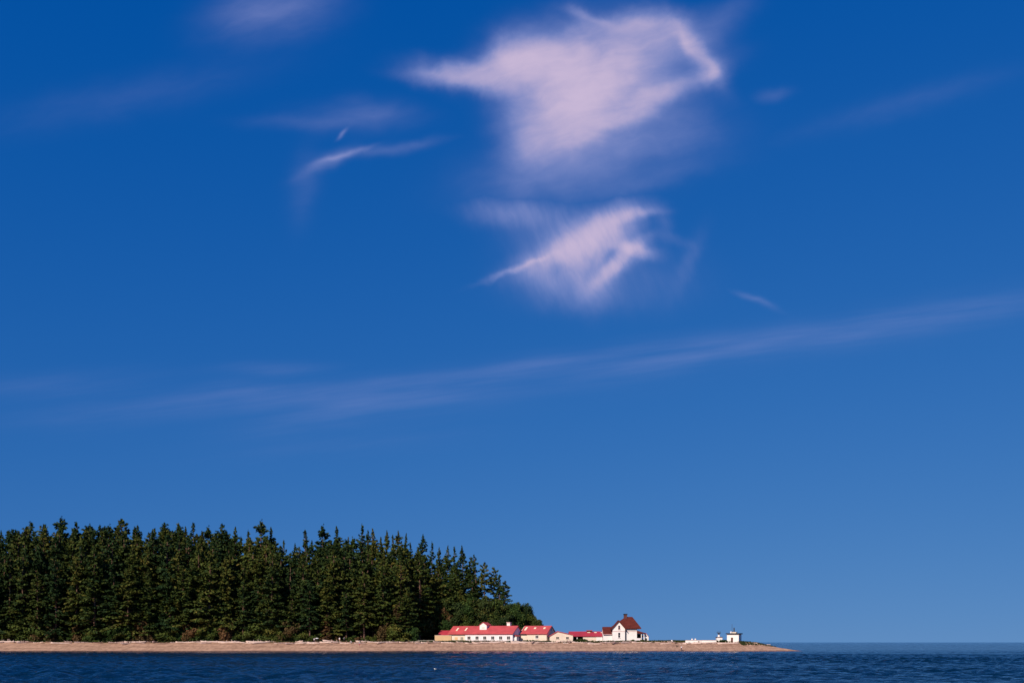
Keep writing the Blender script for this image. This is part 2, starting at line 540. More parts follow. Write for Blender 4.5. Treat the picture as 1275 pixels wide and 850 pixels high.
# ------------------------------------------------------------------ water: one sheet, choppy near, to the horizon
xs = np.concatenate([[-40000, -9000, -2500, -800, -320], np.arange(-216, 216.1, 0.42), [320, 800, 2500, 9000, 40000]])
ys = np.concatenate([[-3000, -400, -40], np.arange(28, 352, 0.40), np.arange(353, 440, 2.0), [600, 1200, 3000, 9000, 22000, 60000]])
XX, YY = np.meshgrid(xs, ys)
Z = np.zeros_like(XX)
for k in range(34):
    lam = 1.4 * (6.5 / 1.4) ** rng.random()
    a_ = rng.normal(R(75), R(36))
    amp = 0.0165 * lam ** 0.62
    kx, ky = math.cos(a_) * 2 * math.pi / lam, math.sin(a_) * 2 * math.pi / lam
    ph = XX * kx + YY * ky + rng.random() * 6.283
    Z += amp * (np.sin(ph) + 0.25 * np.cos(2 * ph))
gust = 0.75 + 0.45 * np.sin(XX * .021 + YY * .05 + 1) * np.sin(YY * .034 - XX * .013)
fade = sm(216, 185, np.abs(XX)) * sm(28, 45, YY) * sm(440, 400, YY) * (0.20 + 0.80 * sm(350, 170, YY))
Z *= gust * fade
wobj = grid('water', xs, ys, Z, M['sea'])
tag(wobj, 'dark blue choppy sea in front of the beach', kind='structure')

# ------------------------------------------------------------------ trees
def set_tint(o, vals):
    at = o.data.attributes.new('tint', 'FLOAT', 'POINT')
    at.data.foreach_set('value', np.asarray(vals, np.float32))


def leaf_mesh(name, C_, A_, B_, tint, mt, parent=None):
    """quads centred on C_, half axes A_, B_; folded a little along the middle"""
    n = len(C_)
    N = np.cross(A_, B_)
    N /= np.linalg.norm(N, axis=1, keepdims=True) + 1e-9
    q = np.empty((n, 4, 3), np.float32)
    q[:, 0] = C_ - A_
    q[:, 1] = C_ - B_ * .9 + N * 0.06
    q[:, 2] = C_ + A_
    q[:, 3] = C_ + B_ * .9 - N * 0.06
    me = bpy.data.meshes.new(name)
    me.vertices.add(4 * n)
    me.vertices.foreach_set('co', q.ravel())
    me.loops.add(4 * n)
    me.loops.foreach_set('vertex_index', np.arange(4 * n, dtype=np.int32))
    me.polygons.add(n)
    me.polygons.foreach_set('loop_start', np.arange(0, 4 * n, 4, dtype=np.int32))
    me.update(calc_edges=True)
    me.materials.append(mt)
    o = bpy.data.objects.new(name, me)
    COL.objects.link(o)
    if parent is not None:
        o.parent = parent
    set_tint(o, np.repeat(tint, 4))
    return o


def make_conifer(seed, Hh, Rm, base, dens=1.0, ragged=0.3, mt='fir', lean=0.0, sparse=0.0, pw=.60):
    r = np.random.default_rng(seed)
    root = empty('conifer_tree', (0, 0, -500))
    C_, A_, B_, T_ = [], [], [], []
    mb = MB()
    bend = r.normal(0, .25)
    def axis(z):
        f_ = z / Hh
        return np.array([lean * Hh * f_ ** 2 + bend * math.sin(f_ * 4), bend * .6 * math.sin(f_ * 3 + 1), z])
    path = [axis(z) for z in np.linspace(-1.2, Hh * .985, 9)]
    mb.tube([tuple(p) for p in path], [0.016 * Hh * (1 - k / 8.6) + .02 for k in range(9)], 7)
    z = base * Hh
    clump = r.random(100)
    while z < Hh * .99:
        f_ = (z / Hh - base) / (1 - base)
        prof = min(1.0, (f_ + .10) / .26) ** .7 * (1 - f_) ** (pw + .08 * f_) + 0.008
        nb = int(round(r.uniform(4.5, 7.0)))
        th0 = r.random() * 6.28
        for j in range(nb):
            th = th0 + 6.283 * j / nb + r.normal(0, .3)
            cl = clump[int((th % 6.283) / 6.283 * 6) * 14 + int(f_ * 13.9)]
            if r.random() < sparse or (cl < ragged * .55 and f_ < .9):
                continue
            L = Rm * prof * r.uniform(.50, 1.16) * (1 - ragged * .5 + ragged * cl)
            L = max(L, .16)
            el = R(-16 + 46 * f_) + r.normal(0, .12)
            o = axis(z + r.normal(0, .2))
            d = np.array([math.cos(th), math.sin(th), 0])
            side = np.array([-math.sin(th), math.cos(th), 0])
            sag = r.uniform(.05, .16)
            def pt(s_):
                q = L * s_
                return o + d * q * math.cos(el) + np.array([0, 0, q * math.sin(el) - sag * q * s_ + .10 * L * max(0, s_ - .7)])
            if L > 1.2:
                mb.tube([tuple(pt(u)) for u in (0, .45, .85)], [.035 + .012 * L, .03 + .005 * L, .012], 4, 0, False)
            n = max(5, int(L * L * 1.9 * dens + L * 5.2 * dens))
            tw = r.random()
            for k in range(n):
                s_ = r.uniform(.12, 1.0) ** .75
                lat = r.normal(0, .19) * L * (1.15 - s_)
                p = pt(s_) + side * lat + np.array([0, 0, r.normal(0, .10) - abs(lat) * .25])
                sz = r.uniform(.28, .60) * (0.42 + .58 * min(1, L / 1.8))
                ax = d * r.uniform(.3, 1) + side * r.normal(0, .8) + np.array([0, 0, r.normal(-.12, .35)])
                ax /= np.linalg.norm(ax)
                up = np.array([0, 0, .55]) + r.normal(0, .6, 3)
                bx = np.cross(up, ax)
                bx /= np.linalg.norm(bx) + 1e-6
                C_.append(p); A_.append(ax * sz * 1.15); B_.append(bx * sz * .62)
                T_.append(np.clip(.20 + .42 * tw + r.normal(0, .16), 0, 1))
        z += r.uniform(.62, 1.0) * (0.55 + .45 * (1 - f_)) * (1.0 + sparse * .6)
    # leader
    for k in range(10):
        p = axis(Hh * r.uniform(.95, 1.0))
        C_.append(p + r.normal(0, .08, 3)); A_.append(np.array([r.normal(0, .06), r.normal(0, .06), .4])); B_.append(r.normal(0, .05, 3)); T_.append(.3)
    leaf_mesh('crown', np.array(C_), np.array(A_), np.array(B_), np.array(T_), M[mt], root)
    mb.build('trunk', M['bark'], root, True)
    root['unit_h'] = Hh
    return root


def make_broad(seed, Hh, W, lobes, base=.12, mt='broad', name='broadleaf_tree', leaf=.34):
    r = np.random.default_rng(seed)
    root = empty(name, (0, 0, -500))
    mb = MB()
    C_, A_, B_, T_ = [], [], [], []
    mb.tube([(0, 0, -.6), (r.normal(0, .02) * Hh, r.normal(0, .02) * Hh, Hh * .35), (r.normal(0, .05) * Hh, 0, Hh * .75)], [.03 * Hh, .022 * Hh, .008 * Hh], 7)
    for q in range(lobes):
        th = r.random() * 6.283
        zf = base + (1 - base) * (q + r.random()) / lobes
        rad = W * .5 * math.sqrt(max(.02, 1 - ((zf - (base + 1) * .42) / .62) ** 2)) * r.uniform(.35, .85)
        zz_ = zf * Hh * .9
        c_ = np.array([math.cos(th) * rad, math.sin(th) * rad, zz_])
        lr = W * r.uniform(.15, .25)
        mb.tube([(0, 0, max(.1, zz_ * .55)), (c_[0] * .6, c_[1] * .6, zz_ * .85), tuple(c_)], [.012 * Hh, .008 * Hh, .004 * Hh], 4, 0, False)
        n = int(26 * (lr / leaf) ** 1.6 + 14)
        tq = r.random()
        for k in range(n):
            dd = r.normal(0, 1, 3); dd /= np.linalg.norm(dd)
            p = c_ + dd * lr * r.uniform(.45, 1.08) * np.array([1.12, 1.12, .82])
            if p[2] < .05: p[2] = .05 + r.random() * .3
            ax = r.normal(0, 1, 3); ax /= np.linalg.norm(ax)
            nn = dd + r.normal(0, .6, 3)
            bx = np.cross(nn, ax); bx /= np.linalg.norm(bx) + 1e-6
            ax = np.cross(bx, nn); ax /= np.linalg.norm(ax) + 1e-6
            sz = leaf * r.uniform(.6, 1.25)
            C_.append(p); A_.append(ax * sz); B_.append(bx * sz * .75)
            T_.append(np.clip(.15 + .5 * tq + r.normal(0, .14), 0, 1))
    leaf_mesh('crown', np.array(C_), np.array(A_), np.array(B_), np.array(T_), M[mt], root)
    mb.build('trunk', M['bark'], root, True)
    root['unit_h'] = Hh
    return root


SPIRE = [make_conifer(21 + k, 32, 5.6 + .45 * k, .14, .85, .66 + .1 * (k % 3), pw=.74) for k in range(5)]
DENSE = [make_conifer(41 + k, 27, 6.0 + .45 * k, .06, .85, .62) for k in range(5)]
HIGH = [make_conifer(61 + k, 28, 5.6 + .4 * k, .26, .85, .60) for k in range(3)]
OPEN = [make_conifer(71 + k, 28, 5.6 + .4 * k, .40, 0.9, .70, sparse=.08) for k in range(3)]
LEAN = make_conifer(81, 29, 4.0, .42, .8, .7, lean=-.045, sparse=.15)
RUST = [make_conifer(91, 16, 3.2, .10, .9, .5, mt='rust', sparse=.1)]
BROAD = [make_broad(101 + k, 14, 9.5 + k, 24 + 3 * k, mt=('broad', 'broad_dark')[k % 2]) for k in range(4)]
BRUST = [make_broad(111, 12, 9, 20, mt='rust')]
SHRUB = [make_broad(121 + k, 4.0, 5.0 + .6 * k, 11, .05, 'broad', 'shrub', .24) for k in range(4)]
SRUST = [make_broad(131, 3.2, 4.5, 9, .05, 'rust', 'shrub', .22)]
PROTOS = SPIRE + DENSE + HIGH + OPEN + [LEAN] + RUST + BROAD + BRUST + SHRUB + SRUST
n_tree = 0


def plant(proto, px, ytop, Y, label, cat, group, wide=1.0, sink=0.1):
    global n_tree
    X = wx(px, Y)
    zb = float(tz(X, Y)) - sink
    hh = max(1.0, wz(ytop, Y) - zb)
    k = hh / proto['unit_h']
    kw = wide * k ** 0.75
    o = dup(proto, (X, Y, zb), random.random() * 6.283 if proto is not LEAN else 0.3, (kw, kw, k))
    del o['unit_h']
    tag(o, label, cat, group)
    n_tree += 1
    return o


ORD = ['', 'first', 'second', 'third', 'fourth', 'fifth', 'sixth', 'seventh', 'eighth', 'ninth', 'tenth', 'eleventh', 'twelfth', 'thirteenth',
       'fourteenth', 'fifteenth', 'sixteenth', 'seventeenth', 'eighteenth', 'nineteenth', 'twentieth', 'twenty-first', 'twenty-second', 'twenty-third',
       'twenty-fourth', 'twenty-fifth', 'twenty-sixth', 'twenty-seventh', 'twenty-eighth', 'twenty-ninth', 'thirtieth', 'thirty-first', 'thirty-second']
# spires standing out on the skyline, listed from the open right edge of the forest
sky_line = [(629, 722, 402, 'o', .80), (622, 714, 406, 'o', .62), (615, 705, 409, 'o', .66), (603, 699, 404, 'o', .85), (594, 690, 408, 'l', .8), (587, 692, 412, 'o', .6),
            (576, 679, 410, 's', .95), (566, 680, 416, 's', .75), (557, 679, 420, 's', .75), (547, 681, 424, 's', .6), (538, 675, 418, 's', .85), (526, 665, 420, 's', 1.0),
            (511, 675, 426, 's', .7), (505, 664, 418, 's', .7), (496, 661, 420, 's', .95), (489, 665, 428, 's', .65), (482, 660, 418, 's', .8), (474, 668, 428, 's', .7),
            (465, 658, 420, 's', .95), (458, 660, 430, 's', .7), (451, 653, 418, 's', 1.0), (438, 670, 430, 's', .5), (434, 668, 426, 's', .6),
            (420, 655, 418, 's', 1.0), (402, 655, 416, 'd', 1.0), (380, 659, 418, 's', 1.1), (367, 676, 430, 's', .8), (353, 672, 428, 's', .7), (338, 656, 418, 's', .9), (325, 649, 414, 'd', 1.0)]
for i, (px, yt, Y, kd, wd) in enumerate(sky_line):
    pr = {'o': OPEN[i % 3], 'l': LEAN, 's': SPIRE[i % 5], 'd': DENSE[i % 5]}[kd]
    o_ = ORD[i + 1]
    if kd == 'l':
        lb = 'wind-bent conifer with leaning tip, fifth spire from the right end of the forest skyline'
    elif i == 0:
        lb = 'ragged open conifer at the right end of the forest skyline, bare lower trunk'
    elif kd == 'o':
        lb = f'open branched conifer, {o_} spire from the right end of the forest skyline'
    elif kd == 'd':
        lb = f'broad dark conifer, {o_} spire from the right end of the forest skyline'
    else:
        lb = f'pointed dark conifer, {o_} spire from the right end of the forest skyline'
    plant(pr, px, yt, Y, lb, 'tree', 'conifers on the forest skyline', wd)
lk = [(309, 653), (293, 661), (276, 648), (259, 656), (241, 643), (223, 651), (206, 640), (189, 649), (171, 653), (151, 641), (132, 647), (113, 653), (95, 640),
      (76, 649), (57, 656), (38, 646), (19, 653), (1, 645), (-16, 652)]
for i, (px, yt) in enumerate(lk):
    plant((SPIRE + DENSE)[(i * 3) % 10], px, yt + random.uniform(-7, 18), random.uniform(412, 424),
          'tall dark conifer on the skyline of the far left forest', 'tree', 'conifers on the far left skyline', random.uniform(.8, 1.1))
SKX = [-60, 0, 95, 150, 205, 325, 353, 380, 402, 451, 496, 526, 557, 576, 600, 620, 635, 660]
SKYT = [648, 646, 642, 643, 642, 652, 670, 662, 658, 660, 666, 670, 684, 686, 703, 716, 730, 760]


def skyl(px):
    return float(np.interp(px, SKX, SKYT))


rows = [(370.5, 5.8, 62, 24), (373.2, 5.4, 84, 22), (378.5, 6.0, 58, 20), (375.5, 5.8, 40, 18), (382, 6.2, 28, 13), (390, 6.4, 20, 9), (399, 6.4, 16, 6), (409, 6.4, 16, 5)]
for ri, (Y, stp, dpt, jit) in enumerate(rows):
    X = -0.5 * 1275 * Y / F - 8
    while True:
        X += stp * random.uniform(.75, 1.25)
        y_ = Y + random.uniform(-2, 2)
        px = CX + X * F / y_
        if px > 596 or (y_ < 396 and px > 532) or (y_ < 386 and px > 512):
            break
        yt = skyl(px) + dpt + random.uniform(-jit, jit)
        if px > 540: yt += 4
        trunky = (422 < px < 486 or (372 < px < 510 and random.random() < .6)) and y_ < 385
        pr = random.choice(HIGH if trunky or random.random() < .15 else DENSE if random.random() < .65 else SPIRE)
        if ri <= 3:
            lb = ('olive green conifer with a bare trunk at the front edge of the forest' if trunky else
                  'olive green conifer in the front row of the forest, branches reaching down to the beach')
            gp = 'bare trunked conifers at the forest edge' if trunky else 'conifers in the front row of the forest'
        else:
            lb, gp = 'dark green conifer packed in the middle of the forest slope behind the front row', 'conifers inside the forest'
        plant(pr, px, yt, y_, lb, 'tree', gp, random.uniform(.9, 1.15))
# leafy trees in front of the firs and behind the red roofs
bl = [(500, 750, 378, 1.0, 'b', 'round leafy green tree at the forest edge between the reddish tree and the tan hut'),
      (518, 742, 391, .95, 'b', 'tall leafy green tree before the firs, left above the tan hut'),
      (533, 731, 400, .9, 'b', 'highest leafy tree among the firs above the tan hut'),
      (546, 744, 398, .9, 'b', 'leafy olive tree directly above the left end of the red roofs'),
      (553, 757, 395, .75, 'r', 'rusty brown leafy tree above the left end of the long red roof'),
      (568, 747, 396, .9, 'b', 'dark leafy tree behind the two skylights of the long red roof'),
      (582, 744, 398, .9, 'b', 'leafy tree behind the long red roof, below the bent conifer'),
      (597, 746, 398, .95, 'b', 'broad leafy tree straight above the roof dormer'),
      (613, 747, 398, .9, 'b', 'leafy tree behind the long roof between dormer and white chimney'),
      (628, 751, 397, .9, 'b', 'leafy tree straight above the white chimney'),
      (641, 751, 398, .8, 'b', 'round leafy tree right of the white chimney, near the end of the wood'),
      (650, 753, 402, .75, 'b', 'leafy tree with tufted top, third from the right end of the wood'),
      (660, 761, 400, .75, 'b', 'low leafy tree behind the roof skylight, second from the right end of the wood'),
      (669, 770, 398, .8, 'b', 'lowest leafy tree at the right end of the wood, behind the red roof'),
      (556, 772, 393, .9, 'b', 'low leafy bush tree directly behind the left annex roof'),
      (606, 764, 394, .9, 'b', 'low leafy bush tree right behind the dormer ridge'),
      (580, 766, 394, .9, 'b', 'low leafy bush tree behind the long roof, left of the dormer'),
      (632, 764, 393, .9, 'b', 'low leafy bush tree directly behind the white chimney')]
for i, (px, yt, Y, wd, kd, lb) in enumerate(bl):
    plant(BRUST[0] if kd == 'r' else BROAD[i % 4], px, yt, Y, lb, 'tree', 'leafy trees at the foot of the forest', wd, .3)
for i, (px, yt, Y, wd, lb) in enumerate((
        (541, 722, 396, .8, 'dark fir among the leafy trees, above the tan shed'), (560, 728, 397, .8, 'dark fir between leafy trees above the left annex roof'),
        (574, 733, 398, .75, 'dark fir between leafy trees above the two roof skylights'), (589, 744, 394, .6, 'small dark fir behind the long roof, left of the dormer'),
        (606, 747, 396, .7, 'dark fir between leafy trees right above the dormer'), (621, 750, 395, .6, 'dark fir between leafy trees left above the white chimney'),
        (646, 749, 398, .8, 'dark tufted fir sticking up at the end of the wood, right of the chimney'), (655, 754, 403, .7, 'smaller dark tufted fir near the right end of the wood'))):
    plant(DENSE[i % 5], px, yt, Y, lb, 'tree', 'dark firs among the leafy trees', wd * 1.5, .3)
plant(RUST[0], 494, 752, 369.5, 'reddish brown half dead conifer at the forest edge left of the rail fence', 'tree', None, 1.1)
plant(RUST[0], 505, 765, 371, 'small rusty brown conifer at the forest edge behind the rail fence', 'tree', None, 1.0)
plant(RUST[0], 407, 765, 369.5, 'brownish conifer at the forest edge behind the group of people', 'tree', None, 1.1)
# shrubs along the forest foot
px = -8
k = 0
while px < 508:
    px += random.uniform(4, 10)
    if 386 < px < 480:
        yt = random.uniform(790, 794.5)
    else:
        yt = random.uniform(775, 793)
    rust = random.random() < .14
    if px < 318:
        lb = 'rusty low shrub at the foot of the far left forest' if rust else 'olive green shrub at the foot of the far left forest'
    elif px < 430:
        lb = 'rusty low shrub at the forest foot behind the beach people' if rust else 'olive green shrub at the forest foot, left of the bare trunks'
    elif px < 486:
        lb = 'rusty low shrub among the bare trunks at the forest edge' if rust else 'low olive shrub among the bare trunks at the forest edge'
    else:
        lb = 'rusty low shrub behind the rail fence' if rust else 'olive green shrub behind the low rail fence'
    plant(SRUST[0] if rust else random.choice(SHRUB), px, yt, random.uniform(369.6, 371.6), lb, 'shrub', 'shrubs at the forest foot', random.uniform(.8, 1.5))
for p_ in PROTOS:
    for ch in list(p_.children):
        bpy.data.objects.remove(ch)
    bpy.data.objects.remove(p_)

# hedge in front of the carport of the low shed
# ------------------------------------------------------------------ dune grass (uncountable)
def tufts(n, sampler, hmin, hmax, name, label, seed):
    r = np.random.default_rng(seed)
    C_, A_, B_, T_ = [], [], [], []
    for k in range(n):
        X, Y = sampler(r)
        z = float(tz(X, Y))
        tt = np.clip(r.normal(.42, .25), 0, 1)
        hh = r.uniform(hmin, hmax)
        for j in range(5):
            a_ = r.random() * 6.283
            l_ = r.uniform(.1, .5)
            up = np.array([math.cos(a_) * l_, math.sin(a_) * l_, 1.0]) * hh * .5
            C_.append(np.array([X + r.normal(0, .12), Y + r.normal(0, .12), z - .03]) + up)
            A_.append(up); q = a_ + 1.57 + r.normal(0, .6)
            B_.append(np.array([math.cos(q), math.sin(q), 0]) * .07)
            T_.append(np.clip(tt + r.normal(0, .1), 0, 1))
    o = leaf_mesh(name, np.array(C_), np.array(A_), np.array(B_), np.array(T_), M['grass'])
    tag(o, label, 'grass', kind='stuff')


tufts(5200, lambda r: (r.uniform(-185, 50), 350 + r.triangular(14, 19, 24)), .25, .7, 'dune_grass', 'dry and green dune grass along the top of the berm', 5)
tufts(2600, lambda r: (r.uniform(44, 80), 350 + r.triangular(15.6, 19, 27)), .3, .75, 'beach_grass', 'dark green beach grass between the keeper house and the light building', 6)
tufts(700, lambda r: (79 + 12 * r.random() ** 1.5, r.uniform(358, 372)), .25, .6, 'point_grass', 'dark scrub grass on the sloping point right of the light building', 8)


# ------------------------------------------------------------------ building pieces
def window(parent, x, z, w, h, y=0.0, bars=(1, 1), frame='white', sill=True, label=None):
    """a window on a wall whose outer face is the plane y (facing -y): frame > pane, sill"""
    mb = MB()
    t_ = min(.09, w * .12)
    mb.box(x - w / 2, x - w / 2 + t_, y - .07, y - .002, z - h / 2, z + h / 2)
    mb.box(x + w / 2 - t_, x + w / 2, y - .07, y - .002, z - h / 2, z + h / 2)
    mb.box(x - w / 2 + t_, x + w / 2 - t_, y - .07, y - .002, z + h / 2 - t_, z + h / 2)
    mb.box(x - w / 2 + t_, x + w / 2 - t_, y - .07, y - .002, z - h / 2, z - h / 2 + t_)
    for i in range(bars[0]):
        xb = x - w / 2 + (i + 1) * w / (bars[0] + 1)
        mb.box(xb - .022, xb + .022, y - .06, y - .012, z - h / 2 + t_, z + h / 2 - t_)
    for i in range(bars[1]):
        zb = z - h / 2 + (i + 1) * h / (bars[1] + 1)
        mb.box(x - w / 2 + t_, x + w / 2 - t_, y - .055, y - .014, zb - .022, zb + .022)
    o = mb.build('window', M[frame], parent)
    if label: o['label'] = label
    MB().box(x - w / 2 + t_ * .8, x + w / 2 - t_ * .8, y - .035, y - .004, z - h / 2 + t_ * .8, z + h / 2 - t_ * .8).build('pane', M['glass'], o)
    if sill:
        MB().box(x - w / 2 - .1, x + w / 2 + .1, y - .16, y - .003, z - h / 2 - .1, z - h / 2 - .002).build('sill', M[frame], o)
    return o


def gable_roof_x(x0, x1, y0, y1, ze, zr, th=.2, oh=.35):
    """roof with its ridge along x: closed bent slab"""
    ym = (y0 + y1) / 2
    sl_ = (zr - ze) / (ym - y0)
    a, b_ = y0 - oh, y1 + oh
    za = ze - sl_ * oh
    return MB().prism_x([(a, za), (ym, zr), (b_, za), (b_, za + th), (ym, zr + th * 1.15), (a, za + th)], x0, x1)


def gable_roof_y(x0, x1, y0, y1, ze, zr, th=.2, oh=.35, xm=None):
    xm = (x0 + x1) / 2 if xm is None else xm
    sa, sb = (zr - ze) / (xm - x0), (zr - ze) / (x1 - xm)
    return MB().prism_y([(x0 - oh, ze - sa * oh), (xm, zr), (x1 + oh, ze - sb * oh), (x1 + oh, ze - sb * oh + th), (xm, zr + th * 1.15), (x0 - oh, ze - sa * oh + th)], y0, y1)


def slope_panel(parent, name, x, yc, w, l, y0, ze, slope, mt, lift):
    """a panel lying on a roof that rises from (y0, ze) with the given slope"""
    mb = MB()
    a, b_ = yc - l / 2, yc + l / 2
    za, zb = ze + (a - y0) * slope + lift, ze + (b_ - y0) * slope + lift
    mb.prism_x([(a, za), (b_, zb), (b_, zb + .08), (a, za + .08)], x - w / 2, x + w / 2)
    return mb.build(name, M[mt], parent)


TH = R(24)
ct, st = math.cos(TH), math.sin(TH)


def local_len(px, X0, Y0):
    """how far left along the rotated front from the corner (X0, Y0) until photo column px"""
    k_ = (px - CX) / F
    return (X0 - k_ * Y0) / (ct + k_ * st)


# ---- long building
GX, GY = wx(638.3, 372), 372.0
gz = 3.12
lb_ = empty('long_building', (GX, GY, gz), -TH)
tag(lb_, 'long white building with bright red roof, six square windows and a roof dormer', 'building')
L = local_len(558.5, GX, GY)
W = 8.8
ze, zr = wz(788.2, 372) - gz, wz(779.2, 376) - gz
lc = local_len(579.2, GX, GY)
MB().prism_x([(0, -.6), (W, -.6), (W, ze), (W / 2, zr), (0, ze)], -lc, 0).build('wall', M['pinkwhite'], lb_)
cw = MB().prism_x([(.25, -.6), (W - .05, -.6), (W - .05, ze), (W / 2, zr - .02), (.25, ze + .13)], -L, -lc - .004).build('cream_wall', M['cream'], lb_)
MB().box(-L + .3, -L + 1.1, .17, .247, .1, 1.9).build('door', M['white'], cw)
MB().box(-L + 2.4, -L + 3.6, .19, .247, .7, 1.7).build('shutter', M['tan'], cw)
MB().box(-L + 4.8, -L + 5.9, .19, .247, .7, 1.7).build('shutter', M['rail'], cw)
MB().box(-lc - .05, .04, -.05, -.003, -.6, .12).build('foundation', M['pinktrim'], lb_)
roof = gable_roof_x(-L - .3, .3, 0, W, ze, zr, .2, .4).build('roof', M['red'], lb_)
slp = (zr - ze) / (W / 2)
for px_, w_ in ((569.5, .62), (580.3, .58)):
    slope_panel(roof, 'skylight', -local_len(px_, GX + 2.2 * st, GY + 2.2 * ct), 2.3, w_, 1.7, 0, ze, slp, 'skylight', .23)
for px_ in (584, 594, 603.6, 613.6, 623.4, 633.2):
    window(lb_, -local_len(px_, GX, GY), wz(793.6, 373) - gz, 1.4, 1.3)
xd = -local_len(602, GX + 2.4 * st, GY + 2.4 * ct)
dz0 = ze + slp * 2.0
dr = MB().prism_y([(xd - 1.4, dz0 - .2), (xd + 1.4, dz0 - .2), (xd + 1.4, wz(777.6, 375) - gz), (xd, wz(774.4, 375) - gz), (xd - 1.4, wz(777.6, 375) - gz)], 2.1, 5.9).build('dormer', M['white'], lb_)
gable_roof_y(xd - 1.4, xd + 1.4, 1.9, 6.1, wz(777.6, 375) - gz + .01, wz(774.4, 375) - gz + .01, .16, .22).build('dormer_roof', M['red'], dr)
MB().box(xd - .55, xd + .55, 2.04, 2.097, dz0 + .7, dz0 + 1.25).build('dormer_vent', M['cream'], dr)
xc = -local_len(633.3, GX + 4.8 * st, GY + 4.8 * ct)
ch = MB().box(xc - .62, xc + .62, 4.6, 5.8, zr - 1.0, wz(775, 377) - gz).build('chimney', M['white'], lb_)
MB().box(xc - .74, xc + .74, 4.48, 5.92, wz(775, 377) - gz + .002, wz(774, 377) - gz).build('chimney_cap', M['pinktrim'], ch)
# entry hood on the right gable
en = MB().box(.003, 1.0, 1.2, 2.9, -.5, wz(791.6, 373) - gz).build('entry_porch', M['white'], lb_)
MB().prism_y([(-.0, wz(790.8, 373) - gz - .02), (1.3, wz(791.8, 373) - gz), (1.3, wz(791.8, 373) - gz + .14), (.02, wz(789.6, 373) - gz)], .9, 4.6).build('entry_roof', M['red'], en)
MB().box(.004, .06, 3.1, 4.2, -.3, 1.9).build('door', M['shade'], lb_)
# left annex
ax0 = -local_len(548.2, GX + 5 * st, GY + 5 * ct)
an = MB().prism_x([(2.6, -.6), (8.2, -.6), (8.2, 2.35), (5.4, 4.0), (2.6, 2.35)], ax0 + .2, -L - .004).build('annex_wall', M['white'], lb_)
gable_roof_x(ax0, -L - .01, 2.6, 8.2, 2.36, 4.02, .18, .3).build('annex_roof', M['crimson'], lb_)

# ---- tan hut / wall in front of the annex
tX0, tX1 = wx(541.3, 371), wx(562, 371)
th_ = empty('tan_shed', (tX0, 371, 3.02))
tag(th_, 'low plain tan flat-roofed shed at the left end of the long red-roofed building', 'shed')
hz_ = wz(790.6, 371) - 3.02
MB().box(0, tX1 - tX0, 0, 2.6, -.5, hz_).build('wall', M['tan'], th_)
MB().box(-.06, tX1 - tX0 + .06, -.06, 2.66, hz_ + .002, hz_ + .09).build('roof', M['cream'], th_)
MB().box(tX1 - tX0 + .003, tX1 - tX0 + .06, .6, 1.6, -.1, 1.75).build('door', M['dark'], th_)

# ---- second building, butting on the first one's gable
HX, HYY = wx(680.6, 373), 373.0
sb = empty('gabled_building', (HX, HYY, gz), -TH)
tag(sb, 'cream walled building with red roof, three skylights and one window', 'building')
# stop where its front meets the first building's gable plane
num = (HX - GX) * ct - (HYY - GY) * st
L2 = num - .06
ze2, zr2 = wz(788.2, 373) - gz, wz(779.2, 377) - gz
MB().prism_x([(0, -.6), (W, -.6), (W, ze2), (W / 2, zr2), (0, ze2)], -L2, 0).build('wall', M['cream'], sb)
rf2 = gable_roof_x(-L2 + .3, .3, 0, W, ze2, zr2, .2, .4).build('roof', M['red'], sb)
sl2 = (zr2 - ze2) / (W / 2)
for px_, w_, l_, yc_ in ((655, .75, 1.9, 2.6), (666.3, .8, .75, 2.9), (678, .8, .8, 2.9)):
    slope_panel(rf2, 'skylight', -local_len(px_, HX + yc_ * st, HYY + yc_ * ct), yc_, w_, l_, 0, ze2, sl2, 'skylight', .23)
window(sb, -local_len(668.6, HX, HYY), wz(792.4, 373) - gz, 1.3, 1.2)
MB().box(-L2 + .4, -L2 + 2.9, -.5, -.003, ze2 - .35, ze2 - .12).build('gutter_board', M['dark'], sb)
MB().box(.004, .07, 2.0, 3.0, -.2, 1.9).build('door', M['shade'], sb)
MB().box(.004, .05, 4.0, 4.9, zr2 - 1.6, zr2 - .9).build('gable_vent', M['grey'], sb)

# ---- saltbox
sX0, sX1 = wx(684.6, 370), wx(713.3, 370)
sbz = 3.06
sx = empty('saltbox_cottage', (sX0, 370, sbz))
tag(sx, 'small cream cottage, gable end to the beach, with two small dark windows', 'cottage')
wS = sX1 - sX0
xa = wx(694.3, 370) - sX0
za_, zl, zr_ = wz(786.0, 370) - sbz, wz(791.6, 370) - sbz, wz(790.4, 370) - sbz
MB().prism_y([(0, -.5), (wS, -.5), (wS, zr_), (xa, za_), (0, zl)], 0, 4.2).build('wall', M['cream'], sx)
MB().prism_y([(-.3, zl - .16), (xa, za_ + .003), (wS + .35, zr_ - .06), (wS + .35, zr_ + .16), (xa, za_ + .24), (-.3, zl + .05)], -.22, 4.4).build('roof', M['red'], sx)
for px_ in (694.2, 706.4):
    window(sx, wx(px_, 370) - sX0, wz(793.6, 370) - sbz, 1.15, .8, 0, (1, 0), 'cream')
MB().box(-.03, wS + .03, -.06, -.003, -.5, .1).build('foundation', M['pinktrim'], sx)

